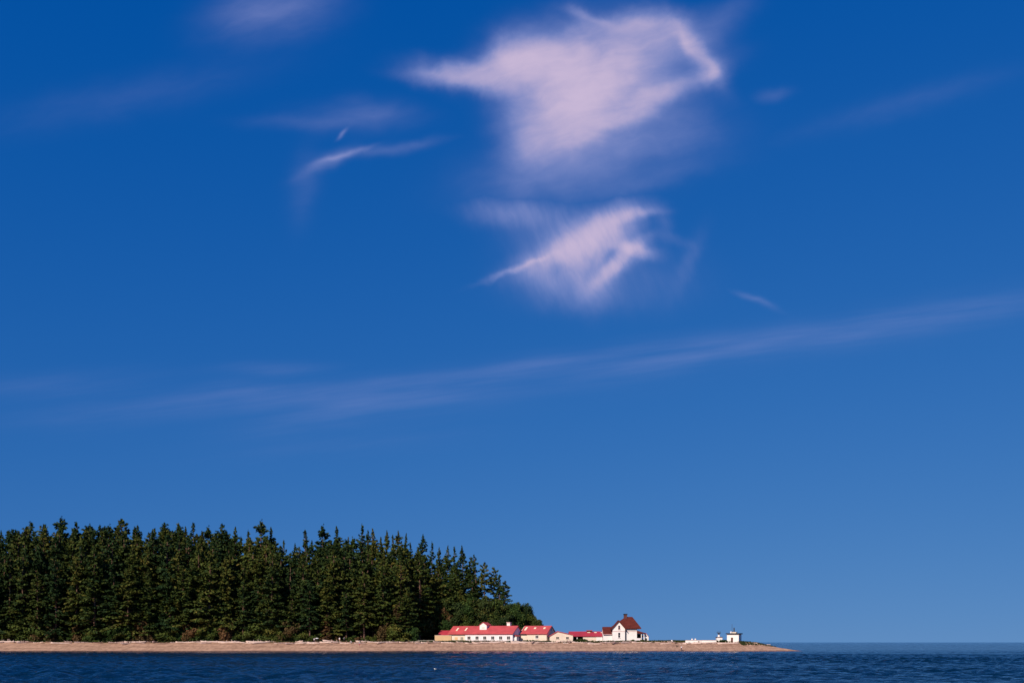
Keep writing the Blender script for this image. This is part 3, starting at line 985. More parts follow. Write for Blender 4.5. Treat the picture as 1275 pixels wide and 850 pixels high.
# ---- low shed with carport bay
bz = 3.08
lX0 = wx(709.5, 376)
lX1 = 32.55
ls = empty('low_shed', (lX0, 376, bz))
tag(ls, 'long low shed with dark red roof, open bay on its left and flat roof vent', 'shed')
LL = lX1 - lX0
lze, lzr = wz(791.4, 376) - bz, wz(786.2, 380) - bz
xo = wx(726, 376) - lX0
xw = wx(742.5, 376) - lX0
MB().prism_x([(0, -.5), (8, -.5), (8, lze), (4, lzr), (0, lze)], xo, xw).build('wall', M['cream'], ls)
MB().prism_x([(-.02, -.5), (8, -.5), (8, lze), (4, lzr), (-.02, lze)], xw + .004, LL).build('white_wall', M['white'], ls)
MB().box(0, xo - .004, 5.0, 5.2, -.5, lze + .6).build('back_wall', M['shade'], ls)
MB().box(0, .15, 0, 5.0, -.5, lze).build('side_wall', M['white'], ls)
lr = gable_roof_x(-.2, LL, 0, 8, lze, lzr, .17, .35).build('roof', M['crimson'], ls)
for px_ in (718.6, 713.2):
    xx = wx(px_, 376) - lX0
    MB().box(xx - .13, xx + .13, .05, .3, -.5, lze - .003).build('post', M['white'], ls)
vx0, vx1 = wx(730, 380) - lX0, wx(737.6, 380) - lX0
vt = MB().box(vx0 + .15, vx1 - .15, 3.2, 4.8, lzr - .35, lzr + .45).build('roof_vent', M['maroon'], ls)
MB().box(vx0, vx1, 3.0, 5.0, lzr + .453, lzr + .62).build('vent_cap', M['red'], vt)
lsl = (lzr - lze) / 4
for px_, w_ in ((733, 1.0), (741.3, .9), (749.4, .8)):
    slope_panel(lr, 'skylight', wx(px_, 379) - lX0, 2.9, w_, .55, 0, lze, lsl, 'skylight', .2)

# ---- keeper's house
hX, hY, hz = 38.0, 372.0, 3.1
kh = empty('keepers_house', (hX, hY, hz))
tag(kh, 'two storey white house with steep dark red hipped roof and brick chimney', 'house')
g0, g1_ = wx(762.7, 372) - hX, wx(778.2, 372) - hX
gm = (g0 + g1_) / 2
gze, gza = wz(782.2, 372) - hz, wz(773.4, 372) - hz
gw = MB().prism_y([(g0, .32), (g1_, .32), (g1_, gze), (gm, gza), (g0, gze)], 0, 5).build('gable_wall', M['white'], kh)
MB().box(g0 - .05, g1_ + .05, -.06, -.003, wz(785.7, 372) - hz, wz(785.1, 372) - hz).build('belt_trim', M['pinktrim'], gw)
MB().box(g0 - .04, g1_ + .04, -.05, 4.9, -.6, .318).build('foundation', M['pinktrim'], kh)
for px_ in (770.5,):
    MB().box(wx(px_, 372) - hX - .4, wx(px_, 372) - hX + .4, -.12, -.053, -.05, .2).build('basement_window', M['dark'], kh)
# gable roof of the front wing: thick dark rakes
rs = (gza - gze) / (gm - g0)
MB().prism_y([(g0 - .5, gze - rs * .5), (gm, gza + .005), (g1_ + .5, gze - rs * .5), (g1_ + .5, gze - rs * .5 + .42), (gm, gza + .50), (g0 - .5, gze - rs * .5 + .42)], -.4, 4.4).build('gable_roof', M['maroon'], kh)
wn = window(kh, wx(770.9, 372) - hX, wz(780.6, 372) - hz, .75, 1.4, 0, (0, 1), 'pinktrim')
wn = window(kh, wx(770.9, 372) - hX, wz(790.2, 372) - hz, .85, 1.9, 0, (0, 1), 'white')
m0, m1 = g0 + .1, wx(793, 373.2) - hX
mze = wz(782.4, 373.2) - hz
mw = MB().box(m0, m1, 1.2, 8.6, .32, mze).build('wall', M['white'], kh)
MB().box(g1_ + .05, m1 + .04, 1.15, 8.5, -.6, .317).build('foundation', M['pinktrim'], kh)
MB().box(g1_ + .02, m1 + .05, 1.14, 1.197, wz(785.7, 372) - hz, wz(785.1, 372) - hz).build('belt_trim', M['pinktrim'], mw)
MB().box(g1_ + .28, g1_ + .42, 1.02, 1.18, .3, mze).build('gable_shade_strip', M['shade'], kh)  # dark strip standing in for the line of shade beside the gable wing
MB().box(g1_ + 1.5, g1_ + 2.3, 1.08, 1.147, -.05, .2).build('basement_window', M['dark'], kh)
e0, e1, f0, f1 = m0 - .55, wx(797, 376) - hX, .55, 9.2
rz_ = wz(767.4, 376.9) - hz
r0, r1 = wx(779, 376.9) - hX, wx(787.3, 376.9) - hX
fy = (f0 + f1) / 2
MB().add([(e0, f0, mze), (e1, f0, mze), (e1, f1, mze), (e0, f1, mze), (e0, f0, mze + .3), (e1, f0, mze + .3), (e1, f1, mze + .3), (e0, f1, mze + .3), (r0, fy, rz_), (r1, fy, rz_)],
         [(3, 2, 1, 0), (0, 1, 5, 4), (1, 2, 6, 5), (2, 3, 7, 6), (3, 0, 4, 7), (4, 5, 9, 8), (5, 6, 9), (6, 7, 8, 9), (7, 4, 8)]).build('roof', M['maroon'], kh)
cx0 = wx(776.8, 376.5) - hX
ck = MB().box(cx0, cx0 + 1.15, 4.2, 5.3, rz_ - 2.4, wz(764.8, 376.5) - hz).build('chimney', M['brick'], kh)
MB().box(cx0 - .12, cx0 + 1.27, 4.08, 5.42, wz(764.8, 376.5) - hz + .002, wz(763.6, 376.5) - hz).build('chimney_cap', M['dark'], ck)
# left wing
w0, w1 = wx(751.2, 373.5) - hX, g0 - .004
wze, wzr = wz(788.4, 373.5) - hz, wz(780.6, 376.6) - hz
wg = MB().prism_x([(1.5, -.6), (7.2, -.6), (7.2, wze), (4.35, wzr), (1.5, wze)], w0, w1).build('wing_wall', M['white'], kh)
gable_roof_x(w0 - .1, w1 - .1, 1.5, 7.2, wze + .005, wzr, .2, .4).build('wing_roof', M['maroon'], kh)
MB().box(w0 - .1, w1 - .12, 1.0, 1.09, wze - .34, wze - .16).build('gutter', M['pinktrim'], wg)
# right porch
p1 = wx(802.6, 375) - hX
pze = wz(787.6, 374) - hz
prf = MB().add([(m1 + .004, 1.6, wz(784.3, 374) - hz), (m1 + .004, 6.5, wz(784.3, 374) - hz), (p1, .9, pze), (p1, 7.2, pze), (m1 + .004, .9, pze), (m1 + .004, 7.2, pze),
                (p1, .9, pze - .22), (p1, 7.2, pze - .22), (m1 + .004, .9, pze - .22), (m1 + .004, 7.2, pze - .22)],
               [(0, 2, 3, 1), (0, 4, 2), (1, 3, 5), (2, 6, 7, 3), (4, 8, 6, 2), (5, 3, 7, 9), (8, 9, 7, 6), (0, 1, 5, 9, 8, 4)]).build('porch_roof', M['maroon'], kh)
for px_ in (798.6, 801.8):
    xx = wx(px_, 373.2) - hX
    MB().box(xx - .12, xx + .12, 1.15, 1.38, -.4, pze - .223).build('post', M['white'], kh)
MB().box(m1 + .004, wx(797.9, 373.2) - hX, 1.2, 1.32, -.5, wz(793.9, 373.2) - hz).build('porch_rail', M['pinkwhite'], kh)
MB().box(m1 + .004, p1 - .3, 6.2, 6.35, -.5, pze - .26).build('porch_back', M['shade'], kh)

# ---- little gabled outhouse at the right of the house
oX = wx(802.4, 374)
oh_ = empty('outhouse', (oX, 374.2, 3.05))
tag(oh_, 'tiny white gabled outhouse with dark red roof beside the house porch', 'outhouse')
ow = wx(807.6, 374.2) - oX
oa = wz(788.2, 374.2) - 3.05
MB().prism_y([(0, -.4), (ow, -.4), (ow, wz(792.4, 374) - 3.05), (ow * .36, oa), (0, oa - .7)], 0, 2.2).build('wall', M['white'], oh_)
MB().prism_y([(-.75, oa - 1.55), (ow * .36, oa + .004), (ow + .12, wz(792.6, 374) - 3.05), (ow + .12, wz(792.6, 374) - 3.05 + .14), (ow * .36, oa + .2), (-.75, oa - 1.38)], -.2, 2.4).build('roof', M['crimson'], oh_)
MB().box(.3, .95, -.06, -.003, -.3, 1.35).build('door', M['shade'], oh_)

# ---- rail fence left of the tan shed
f0x, f1x = wx(489, 368.4), wx(540.5, 368.4)
fz = 2.95
fe = empty('rail_fence', (f0x, 368.4, fz))
tag(fe, 'low weathered rail fence along the berm left of the tan shed', 'fence')
MB().box(0, f1x - f0x, -.04, .04, .55, .72).build('rail', M['rail'], fe)
MB().box(0, f1x - f0x, -.04, .04, .2, .34).build('rail', M['rail'], fe)
for k in range(9):
    xx = k * (f1x - f0x) / 8
    MB().box(xx - .07, xx + .07, .05, .18, -.3, .82).build('post', M['rail'], fe)

# ---- light station on the point
TX, TY, tz0 = wx(919.8, 365.5), 365.5, 2.86
lt = empty('light_building', (TX, TY, tz0), -TH)
tag(lt, 'square white flat roofed light building with overhanging dark roof and antennas', 'building')
Lt = local_len(905.2, TX, TY)
Wt = 4.6
zt = wz(789.0, 366) - tz0
wl = MB().box(-Lt, 0, 0, Wt, -.6, zt).build('wall', M['white'], lt)
rt = MB().box(-Lt - .38, .38, -.38, Wt + .38, zt + .003, zt + .36).build('roof', M['dark'], lt)
dr_ = MB().box(-local_len(911.4, TX, TY) - .36, -local_len(911.4, TX, TY) + .36, -.07, -.003, -.3, 1.75).build('door', M['brick'], lt)
MB().box(-local_len(911.4, TX, TY) + .2, -local_len(911.4, TX, TY) + .27, -.12, -.073, .7, .85).build('handle', M['grey'], dr_)
bx0 = -local_len(909, TX, TY); bx1 = -local_len(916, TX, TY)
rb = MB().box(bx0, bx1, .8, 2.6, zt + .363, zt + .72).build('roof_hatch', M['cream'], rt)
MB().tube([(-local_len(909.8, TX, TY), .6, zt + .363), (-local_len(909.8, TX, TY), .6, zt + .95)], [.32, .3], 10).build('lamp_drum', M['white'], rt)
xm_ = -local_len(913.1, TX, TY)
MB().tube([(xm_, 1.2, zt + .73), (xm_, 1.2, zt + 2.3)], [.22, .17], 8).build('antenna_post', M['shade'], rt)
xm_ = -local_len(910.8, TX, TY)
MB().tube([(xm_, .9, zt + .73), (xm_, .9, zt + 1.3), (xm_, .9, zt + 3.6)], [.14, .07, .05], 6).build('antenna_whip', M['shade'], rt)
MB().box(bx1 - 1.5, bx1 + .35, 1.0, 2.2, zt + .73, zt + .86).build('hatch_cap', M['grey'], rb)

uX, uY, uz = wx(892.6, 367.5), 367.5, 2.88
hu = empty('beacon_hut', (uX, uY, uz))
tag(hu, 'small white hut with a beacon lamp on a white drum on its roof', 'hut')
uw = wx(899.4, 367.5) - uX
uh = wz(793.0, 367.5) - uz
MB().box(0, uw, 0, 1.9, -.5, uh).build('wall', M['white'], hu)
ur = MB().box(-.15, uw + .15, -.15, 2.05, uh + .003, uh + .17).build('roof', M['brick'], hu)
uc = uw * .46
bd = MB().tube([(uc, .9, uh + .173), (uc, .9, uh + .9)], [.42, .36], 12).build('beacon_drum', M['white'], hu)
bl_ = MB()
bl_.tube([(uc, .9, uh + .903), (uc, .9, uh + 1.25), (uc, .9, uh + 1.3), (uc, .9, uh + 1.6)], [.2, .2, .3, .3], 10)
bl_.build('beacon_lamp', M['dark'], bd)
ring = MB()
for zz2 in (uh + 1.55, uh + 1.95):
    pts = [(uc + .72 * math.cos(a * math.pi / 6), .9 + .72 * math.sin(a * math.pi / 6), zz2) for a in range(13)]
    ring.tube(pts, [.045] * 13, 5)
for a in range(6):
    q = a * math.pi / 3
    ring.tube([(uc + .25 * math.cos(q), .9 + .25 * math.sin(q), uh + 1.3), (uc + .72 * math.cos(q), .9 + .72 * math.sin(q), uh + 1.55), (uc + .72 * math.cos(q), .9 + .72 * math.sin(q), uh + 1.95)], [.04] * 3, 5)
ring.build('beacon_cage', M['shade'], bd)

# low white wall: left run and the link between hut and light building
def white_wall(pxa, pxb, Y, label):
    a, b_ = wx(pxa, Y), wx(pxb, Y)
    zb = 2.62
    o = empty('white_wall', (a, Y, zb))
    tag(o, label, 'wall')
    ztop = wz(796.7, Y) - zb
    MB().box(0, b_ - a, 0, .3, -.4, ztop).build('panel', M['white'], o)
    MB().box(-.04, b_ - a + .04, -.05, .5, ztop + .002, ztop + .12).build('coping', M['concrete'], o)


white_wall(853.5, 892, 365.8, 'long low white wall running left from the beacon hut')
white_wall(899.8, 904.6, 367.2, 'short low white wall linking beacon hut and light building')
mb = MB()
mb.tube([(0, 0, 0), (0, 0, .05), (0, 0, .4), (0, 0, .44)], [.27, .3, .3, .26], 12)
mb.tube([(0, 0, .445), (0, 0, .5)], [.31, .29], 12)
d0 = mb.build('drum', M['white'], None, True)
ztop = wz(796.7, 365.8) + .122
for k, (px_, lb2) in enumerate(((861.8, 'small white drum standing on the low white wall, the left one'), (865.9, 'small white drum standing on the low white wall, the right one'))):
    o = d0 if k == 0 else d0.copy()
    if k: COL.objects.link(o)
    o.location = (wx(px_, 365.95), 365.95, ztop)
    tag(o, lb2, 'drum', 'white drums')
o = d0.copy(); COL.objects.link(o)
o.location = (wx(836.6, 366.5), 366.5, float(tz(wx(836.6, 366.5), 366.5)) + .05); o.scale = (1, 1, 1.7)
tag(o, 'small white drum in the beach grass left of the white wall', 'drum', 'white drums')

# hedges by the carport bay and along the house
def hedge(px0, px1, Y, h, label, seed, mt='broad'):
    r = np.random.default_rng(seed)
    a, b_ = wx(px0, Y), wx(px1, Y)
    root = empty('hedge', ((a + b_) / 2, Y, float(tz((a + b_) / 2, Y))))
    tag(root, label, 'hedge')
    n = int((b_ - a) * 130)
    wd = (b_ - a) / 2
    C_ = np.stack([r.uniform(-wd, wd, n), r.normal(0, .35, n), r.uniform(.02, 1, n)], 1)
    C_[:, 2] *= h * (0.55 + .45 * np.sqrt(np.clip(1 - (C_[:, 0] / wd) ** 2, 0, 1)))
    A_ = r.normal(0, .16, (n, 3)); B_ = r.normal(0, .12, (n, 3))
    leaf_mesh('leaves', C_, A_, B_, np.clip(r.normal(.3, .2, n), 0, 1), M[mt], root)
    mb = MB()
    for k in range(max(3, int((b_ - a) * 1.2))):
        x = r.uniform(-wd * .9, wd * .9)
        mb.tube([(x, 0, -.2), (x + r.normal(0, .1), r.normal(0, .1), h * .6)], [.04, .015], 5)
    mb.build('stems', M['bark'], root)


hedge(714, 731.5, 374.2, .85, 'low dark green hedge in front of the open shed bay', 3)
hedge(558, 583, 370.4, .5, 'low dark shrubbery at the foot of the cream wall by the tan shed', 4)
hedge(649, 671, 370.5, .5, 'low dark shrubbery below the single window of the cream building', 5)
hedge(797, 803, 370.2, .9, 'small dark bush in front of the house porch', 6)
hedge(786, 790, 370.0, .7, 'small bush by the foundation right of the house gable', 7)
hedge(896, 905, 365.6, .7, 'dark bush in front of the beacon hut', 9)

# ------------------------------------------------------------------ driftwood
def make_log(seed, Ln, rad, mt, forked=False):
    r = np.random.default_rng(seed)
    mb = MB()
    n = 9
    path, rr = [], []
    ph = r.random() * 6
    for k in range(n):
        f_ = k / (n - 1)
        path.append(((f_ - .5) * Ln, .06 * Ln * math.sin(f_ * 2.4 + ph) * .5, rad * .75 + .03 * Ln * math.sin(f_ * 3 + ph) * .25))
        rr.append(rad * (1.15 - .55 * f_) * r.uniform(.88, 1.1))
    rr[0] *= 1.25
    mb.tube(path, rr, 9)
    for k in range(4):                       # root stubs and broken limbs
        f_ = r.choice([.0, .02, .45, .7, .85])
        i = int(f_ * (n - 1))
        a_ = r.uniform(.2, 2.9)
        ln = rad * r.uniform(1.6, 3.2)
        p = Vector(path[i])
        q = p + Vector((r.normal(-.3, .5) * ln, math.cos(a_) * ln, math.sin(a_) * ln * .9))
        mb.tube([tuple(p), tuple((p + q) / 2 + Vector((0, 0, .04))), tuple(q)], [rad * .42, rad * .3, rad * .12], 6)
    o = mb.build('driftwood_log', M[mt], None, True)
    return o


LOGS = [make_log(k, [6.5, 5, 7.5, 3.6, 2.6, 4.4, 5.6, 3.2][k], [.30, .24, .34, .26, .20, .28, .22, .18][k],
                 ['wood', 'wood', 'wood', 'wood_grey', 'wood', 'wood_grey', 'wood', 'wood_brown'][k]) for k in range(8)]


def log_label(px):
    if px < 318: return 'bleached driftwood log on the berm below the far left forest'
    if px < 385: return 'bleached driftwood log on the berm below the leftmost firs of the skyline'
    if px < 440: return 'bleached driftwood log lying by the group of beach people'
    if px < 486: return 'bleached driftwood log on the berm below the bare tree trunks'
    if px < 541: return 'bleached driftwood log on the berm below the rail fence'
    if px < 580: return 'bleached driftwood log on the berm below the tan shed'
    if px < 640: return 'bleached driftwood log on the berm below the six square windows'
    if px < 684: return 'bleached driftwood log on the berm below the cream building'
    if px < 714: return 'bleached driftwood log on the berm below the small gabled cottage'
    if px < 752: return 'bleached driftwood log on the berm below the low red shed'
    if px < 808: return 'bleached driftwood log on the berm below the two storey house'
    if px < 853: return 'bleached driftwood log on the berm left of the white wall'
    if px < 905: return 'bleached driftwood log on the berm below the white wall and hut'
    return 'bleached driftwood log on the sloping point by the light building'


px = -10.0
while px < 952:
    px += random.uniform(4.0, 12.5) if px > 300 else random.uniform(5, 14)
    for rep in range(2 if random.random() < .4 else 1):
        dd = random.triangular(10.8, 17.5, 14.0) if px < 845 or px > 908 else random.triangular(10.5, 13.4, 12.5)
        X = wx(px, 350 + dd)
        Y = float(shore(X)) + dd
        src = random.choice(LOGS[:7] + [LOGS[3], LOGS[5]] + LOGS[7:] * 2)
        o = src.copy()
        COL.objects.link(o)
        sc_ = random.uniform(.6, 1.15) * (0.8 if px > 815 else 1)
        o.scale = (sc_ * random.uniform(.8, 1.2), sc_, sc_)
        o.rotation_euler = (0, random.gauss(0, .04), random.gauss(0, .16) if random.random() < .8 else random.uniform(-1.2, 1.2))
        o.location = (X, Y, float(tz(X, Y)) + random.uniform(-.06, .08))
        tag(o, log_label(px).replace('bleached', 'brown' if src is LOGS[7] else 'grey' if src in (LOGS[3], LOGS[5]) else 'bleached'), 'driftwood', 'driftwood logs along the berm')
# the long pale timber below the cream building and the raised one by the people
for (pxa, pyy, Y, k, sx_, lb2) in ((655, 799.6, 364.5, 2, 1.25, 'longest pale driftwood timber below the single window of the cream building'),
                                   (407, 796.6, 366.0, 1, .42, 'thin pale driftwood pole on the berm crest left of the seated people'),
                                   (704.5, 800.0, 363, 3, .55, 'short thick white driftwood block below the small gabled cottage')):
    o = LOGS[k].copy()
    COL.objects.link(o)
    X = wx(pxa, Y)
    o.location = (X, Y, float(tz(X, Y)) + .02)
    o.scale = (sx_, .8, .8)
    o.data = o.data.copy(); o.data.materials.clear(); o.data.materials.append(M['wood'])
    tag(o, lb2, 'driftwood', 'driftwood logs along the berm')
for l_ in LOGS:
    bpy.data.objects.remove(l_)


# ------------------------------------------------------------------ people, dog, gull, parasol
def skinned(name, joints, bones, labels, mats, parent=None, loc=(0, 0, 0), rz=0.0, sub=2):
    """one continuous body: joints {name:(x,y,z,r)}, bones [(a,b)], labels: material name per bone"""
    names = list(joints)
    me = bpy.data.meshes.new(name)
    me.from_pydata([joints[k][:3] for k in names], [(names.index(a), names.index(b_)) for a, b_ in bones], [])
    o = bpy.data.objects.new(name + '_cage', me)
    COL.objects.link(o)
    md = o.modifiers.new('skin', 'SKIN')
    md.use_smooth_shade = True
    for i, k in enumerate(names):
        sv = me.skin_vertices[0].data[i]
        sv.radius = (joints[k][3], joints[k][3] * (.8 if k in ('chest', 'pelvis', 'waist') else 1))
        sv.use_root = (i == 0)
    o.modifiers.new('sub', 'SUBSURF').levels = sub
    dg = bpy.context.evaluated_depsgraph_get()
    nm = bpy.data.meshes.new_from_object(o.evaluated_get(dg))
    bpy.data.objects.remove(o)
    b_ = bpy.data.objects.new(name, nm)
    COL.objects.link(b_)
    nm.materials.clear()
    for q in mats: nm.materials.append(M[q])
    segs = [(Vector(joints[a][:3]), Vector(joints[c_][:3]), mats.index(labels[i])) for i, (a, c_) in enumerate(bones)]
    for p in nm.polygons:
        best = None
        for a, c_, mi in segs:
            ab = c_ - a
            tt = max(0, min(1, (p.center - a).dot(ab) / max(ab.length_squared, 1e-9)))
            dist = (p.center - a - ab * tt).length
            if best is None or dist < best[0]: best = (dist, mi)
        p.material_index = best[1]
        p.use_smooth = True
    if parent: b_.parent = parent
    b_.location = loc
    b_.rotation_euler = (0, 0, rz)
    return b_


def person(px, py, label, pose='stand', top='cloth_white', legs='cloth_dark', arm='skin', rz=0.0, foot=None, shin=None, Y=None):
    """figure facing local -y; feet (or seat) on the ground where the photo row py meets the beach"""
    if Y is None:
        Y = 350.6
        for _ in range(60):                      # walk up the beach until the ground row matches
            zt_ = float(tz(wx(px, Y), Y))
            if HY - (zt_ - H) * F / Y <= py: break
            Y += .4
    X = wx(px, Y)
    z = float(tz(X, Y))
    foot = foot or 'cloth_dark'
    shin = shin or legs
    J = {}
    if pose == 'stand':
        hip, up = .93, Vector((0, -.03, 1))
        J['pelvis'] = (0, 0, hip, .135)
        sh = (0, -.03, 1.42)
        lg = {s_: [(s_ * .09, 0, .88, .095), (s_ * .11, -.03 - .02 * s_, .49, .062), (s_ * .12, .04 * s_, .09, .043), (s_ * .13, -.12 + .04 * s_, .035, .036)] for s_ in (-1, 1)}
        ar = {s_: [(s_ * .19, -.03, 1.40, .055), (s_ * .27, .0, 1.13, .042), (s_ * .27, -.10, .88, .03)] for s_ in (-1, 1)}
        nk, hd = (0, -.04, 1.50, .052), (0, -.06, 1.63, .095)
        top_h = (0, -.06, 1.70, .07)
        ws, cs = (0, -.01, 1.12, .12), (0, -.03, 1.36, .145)
    elif pose == 'bend':                          # bending forward towards local -x, reaching down
        J['pelvis'] = (.05, 0, .88, .135)
        lg = {s_: [(.05, s_ * .09, .83, .095), (.0, s_ * .11, .47, .062), (.06, s_ * .12, .09, .043), (-.08, s_ * .12, .035, .036)] for s_ in (-1, 1)}
        ws, cs = (-.06, 0, 1.03, .125), (-.24, 0, 1.18, .145)
        nk, hd, top_h = (-.34, 0, 1.21, .052), (-.46, 0, 1.20, .095), (-.52, 0, 1.21, .07)
        ar = {s_: [(-.26, s_ * .19, 1.13, .055), (-.42, s_ * .2, .90, .042), (-.52, s_ * .15, .68, .03)] for s_ in (-1, 1)}
    else:                                         # sitting on the sand, knees up
        J['pelvis'] = (0, 0, .13, .14)
        lg = {s_: [(s_ * .10, -.08, .15, .095), (s_ * .13, -.42, .46, .062), (s_ * .13, -.62, .09, .043), (s_ * .13, -.76, .04, .036)] for s_ in (-1, 1)}
        ws, cs = (0, .03, .35, .125), (0, .02, .60, .145)
        nk, hd, top_h = (0, 0, .74, .052), (0, -.03, .87, .095), (0, -.03, .94, .07)
        ar = {s_: [(s_ * .19, .02, .62, .055), (s_ * .25, -.12, .42, .042), (s_ * .15, -.33, .42, .03)] for s_ in (-1, 1)}
    J['waist'], J['chest'], J['neck'], J['head'], J['crown'] = ws, cs, nk, hd, top_h
    bones = [('pelvis', 'waist'), ('waist', 'chest'), ('chest', 'neck'), ('neck', 'head'), ('head', 'crown')]
    lab = [top, top, 'skin', 'skin', 'skin']
    for s_ in (-1, 1):
        for i, q in enumerate(('hip', 'knee', 'ankle', 'toe')): J[f'{q}{s_}'] = lg[s_][i]
        for i, q in enumerate(('shoulder', 'elbow', 'wrist')): J[f'{q}{s_}'] = ar[s_][i]
        e_, w_ = Vector(ar[s_][1][:3]), Vector(ar[s_][2][:3])
        d_ = (w_ - e_).normalized()
        J[f'palm{s_}'] = (*(w_ + d_ * .08), .03)
        bones += [('pelvis', f'hip{s_}'), (f'hip{s_}', f'knee{s_}'), (f'knee{s_}', f'ankle{s_}'), (f'ankle{s_}', f'toe{s_}'),
                  ('chest', f'shoulder{s_}'), (f'shoulder{s_}', f'elbow{s_}'), (f'elbow{s_}', f'wrist{s_}'), (f'wrist{s_}', f'palm{s_}')]
        lab += [legs, legs, shin, foot, top, top, arm, 'skin']
    mats = list(dict.fromkeys(lab))
    root = empty('person', (X, Y, z), rz)
    tag(root, label, 'person')
    body = skinned('body', J, bones, lab, mats, root)
    # fingers, thumb, nose and eyes joined to the body mesh
    mb = MB()
    si = mats.index('skin')
    for s_ in (-1, 1):
        e_, w_, p_ = Vector(ar[s_][1][:3]), Vector(ar[s_][2][:3]), Vector(J[f'palm{s_}'][:3])
        d_ = (w_ - e_).normalized()
        sd = d_.cross(Vector((1, .2, .1))).normalized()
        fr = d_.cross(sd)
        for k, ln in enumerate((.065, .078, .072, .055)):
            a_ = p_ + sd * (k - 1.5) * .02 + d_ * .01
            mb.tube([tuple(a_), tuple(a_ + d_ * ln * .55 + fr * .006), tuple(a_ + d_ * ln + fr * .028)], [.009, .0085, .006], 5, si)
        a_ = p_ - sd * .03 - d_ * .04
        mb.tube([tuple(a_), tuple(a_ - sd * .028 + d_ * .03), tuple(a_ - sd * .03 + d_ * .062)], [.010, .009, .007], 5, si)
    hv = Vector(hd[:3])
    fw = Vector((-1, 0, -.3)).normalized() if pose == 'bend' else Vector((0, -1, 0))
    sd = fw.cross(Vector((0, 0, 1))).normalized()
    mb.tube([tuple(hv + fw * .085 + Vector((0, 0, .02))), tuple(hv + fw * .115 - Vector((0, 0, .02)))], [.008, .016], 6, si)
    o2 = mb.build('tmp', [M[q] for q in mats], None, True)
    import bmesh
    bm = bmesh.new(); bm.from_mesh(body.data); bm.from_mesh(o2.data); bm.to_mesh(body.data); bm.free()
    bpy.data.objects.remove(o2)
    ey = MB()
    for s_ in (-1, 1):
        q = hv + fw * .088 + sd * s_ * .034 + Vector((0, 0, .022))
        ey.tube([tuple(q), tuple(q + fw * .01)], [.013, .009], 8)
    ey.build('eyes', M['hair'], root)
    hr = MB()
    tv = Vector(top_h[:3])
    n_ = 10
    vs, fs = [], []
    for i in range(5):
        ph = i / 4 * math.pi * .58
        for j in range(n_):
            q = 6.283 * j / n_
            vs.append((tv.x * .5 + hv.x * .5 + .108 * math.sin(ph) * math.cos(q) - fw.x * .02, tv.y * .5 + hv.y * .5 + .108 * math.sin(ph) * math.sin(q) - fw.y * .02, hv.z + .045 + .085 * math.cos(ph)))
    for i in range(4):
        for j in range(n_):
            fs.append((i * n_ + j, (i + 1) * n_ + j, (i + 1) * n_ + (j + 1) % n_, i * n_ + (j + 1) % n_))
    hr.add(vs, fs)
    hr.build('hair', M['hair'], root, True)
    return root


person(391.3, 798.6, 'person in a white top standing on the berm left of the small parasol', 'stand', 'cloth_white', 'cloth_blue', rz=.5, Y=366.5)
person(422.8, 798.3, 'person in a white top standing on the berm behind the seated people', 'stand', 'cloth_white', 'skin', rz=-.3, Y=366.2)
person(428.4, 798.0, 'person in pale grey standing right of the white topped one', 'stand', 'cloth_grey', 'cloth_dark', rz=1.2, Y=366.8)
person(414.0, 798.4, 'person in dark red sitting on the berm at the left of the group', 'sit', 'cloth_red', 'cloth_dark', rz=.8, Y=366.4)
person(431.6, 800.4, 'person in dark clothes sitting on the sand in front of the driftwood', 'sit', 'cloth_dark', 'skin', rz=-1.0)
person(436.8, 800.2, 'person in a pale grey top sitting right of the dark clad one', 'sit', 'cloth_grey', 'cloth_grey', rz=.4)
person(447.6, 804.2, 'person in a white top with bare legs walking on the open sand', 'stand', 'cloth_white', 'cloth_pink', rz=1.0, shin='skin')
person(848.4, 810.0, 'person in a white top and dark trousers standing on the open sand near the water', 'stand', 'cloth_white', 'cloth_dark', arm='cloth_pink', rz=.1)

# dog beside the bending person
dX = wx(843.3, 356.5)
dY = 356.5
dog = empty('dog', (dX, dY, float(tz(dX, dY))), .25)
tag(dog, 'black dog standing on the sand near the water left of a person', 'dog')
J = {'hips': (.28, 0, .46, .10), 'loin': (.08, 0, .47, .085), 'ribs': (-.14, 0, .45, .125), 'withers': (-.26, 0, .50, .10), 'neck': (-.36, 0, .60, .07), 'head': (-.46, 0, .68, .07),
     'muzzle': (-.60, 0, .64, .035), 'tail1': (.40, 0, .50, .03), 'tail2': (.56, 0, .60, .018)}
bones = [('hips', 'loin'), ('loin', 'ribs'), ('ribs', 'withers'), ('withers', 'neck'), ('neck', 'head'), ('head', 'muzzle'), ('hips', 'tail1'), ('tail1', 'tail2')]
for s_ in (-1, 1):
    J[f'stifle{s_}'] = (.20, s_ * .09, .30, .055); J[f'hock{s_}'] = (.36, s_ * .09, .17, .03); J[f'hindpaw{s_}'] = (.31, s_ * .09, .02, .032)
    J[f'elbow{s_}'] = (-.20, s_ * .09, .28, .045); J[f'wrist{s_}'] = (-.23, s_ * .09, .13, .028); J[f'forepaw{s_}'] = (-.26, s_ * .09, .02, .032)
    J[f'ear{s_}'] = (-.42, s_ * .07, .76, .02)
    bones += [('hips', f'stifle{s_}'), (f'stifle{s_}', f'hock{s_}'), (f'hock{s_}', f'hindpaw{s_}'), ('withers', f'elbow{s_}'), (f'elbow{s_}', f'wrist{s_}'), (f'wrist{s_}', f'forepaw{s_}'), ('head', f'ear{s_}')]
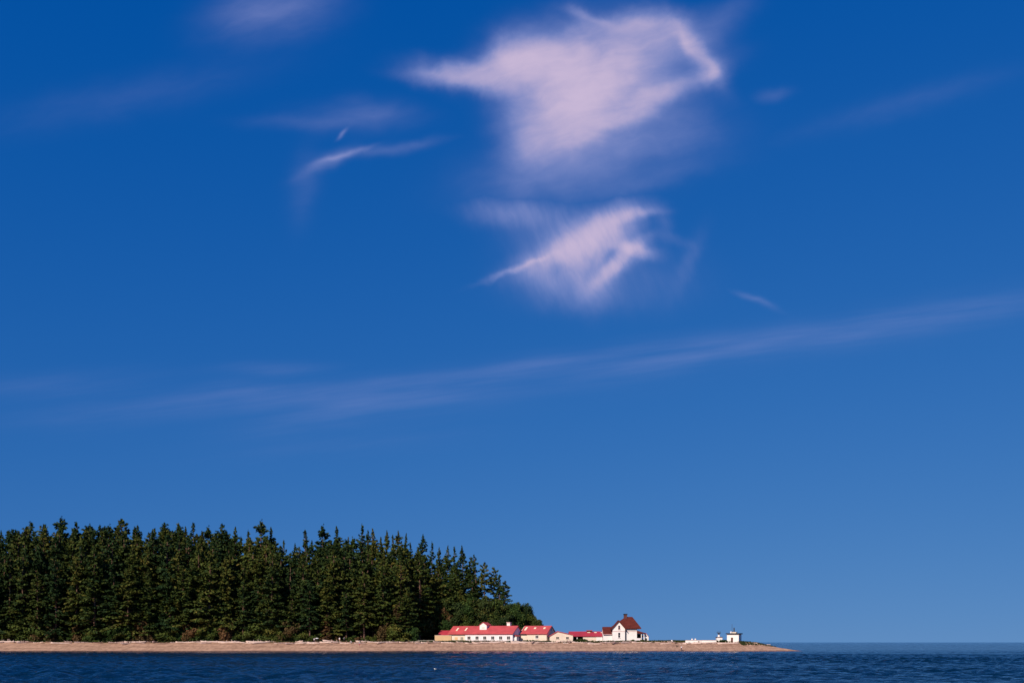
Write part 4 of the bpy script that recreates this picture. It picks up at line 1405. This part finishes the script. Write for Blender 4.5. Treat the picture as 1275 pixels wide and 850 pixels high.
skinned('body', J, bones, ['fur'] * len(bones), ['fur'], dog)

# gull resting on the water
gY = H * F / (833.6 - HY)
gull = empty('gull', (wx(542, gY), gY, 0.05), .2)
gull.scale = (.7, .7, .7)
tag(gull, 'white gull floating on the dark water below the tan shed', 'gull')
J = {'rump': (.16, 0, .06, .055), 'mid': (.03, 0, .07, .085), 'breast': (-.09, 0, .08, .075), 'neck': (-.14, 0, .16, .04), 'head': (-.17, 0, .22, .042), 'tail': (.28, 0, .09, .03)}
bones = [('mid', 'rump'), ('mid', 'breast'), ('breast', 'neck'), ('neck', 'head'), ('rump', 'tail')]
J = {k: J[k] for k in ('mid', 'rump', 'breast', 'neck', 'head', 'tail')}
skinned('body', J, bones, ['feather'] * 5, ['feather'], gull)
mb = MB()
for s_ in (-1, 1):
    mb.tube([(-.06, s_ * .075, .11), (.1, s_ * .08, .125), (.3, s_ * .03, .11)], [.03, .045, .006], 8)
mb.build('wings', M['feather_grey'], gull, True)
MB().tube([(-.20, 0, .22), (-.27, 0, .205)], [.014, .004], 6).build('beak', M['beak'], gull)

# small parasol on the berm
pX, pY = wx(394.6, 366.6), 366.6
pa = empty('parasol', (pX, pY, float(tz(pX, pY))))
tag(pa, 'small white parasol stuck in the berm beside the person in white', 'parasol')
MB().tube([(0, 0, -.2), (0, 0, 1.62)], [.022, .018], 6).build('pole', M['wood'], pa)
vs = [(0, 0, 1.72)] + [(.72 * math.cos(k * math.pi / 4), .72 * math.sin(k * math.pi / 4), 1.42) for k in range(8)]
vs += [(0, 0, 1.68)] + [(.70 * math.cos(k * math.pi / 4), .70 * math.sin(k * math.pi / 4), 1.38) for k in range(8)]
fs = [(0, 1 + k, 1 + (k + 1) % 8) for k in range(8)] + [(9, 10 + (k + 1) % 8, 10 + k) for k in range(8)] + [(1 + k, 10 + k, 10 + (k + 1) % 8, 1 + (k + 1) % 8) for k in range(8)]
MB().add(vs, fs).build('canopy', M['cloth_white'], pa)

print('trees', n_tree, 'objects', len(bpy.data.objects))
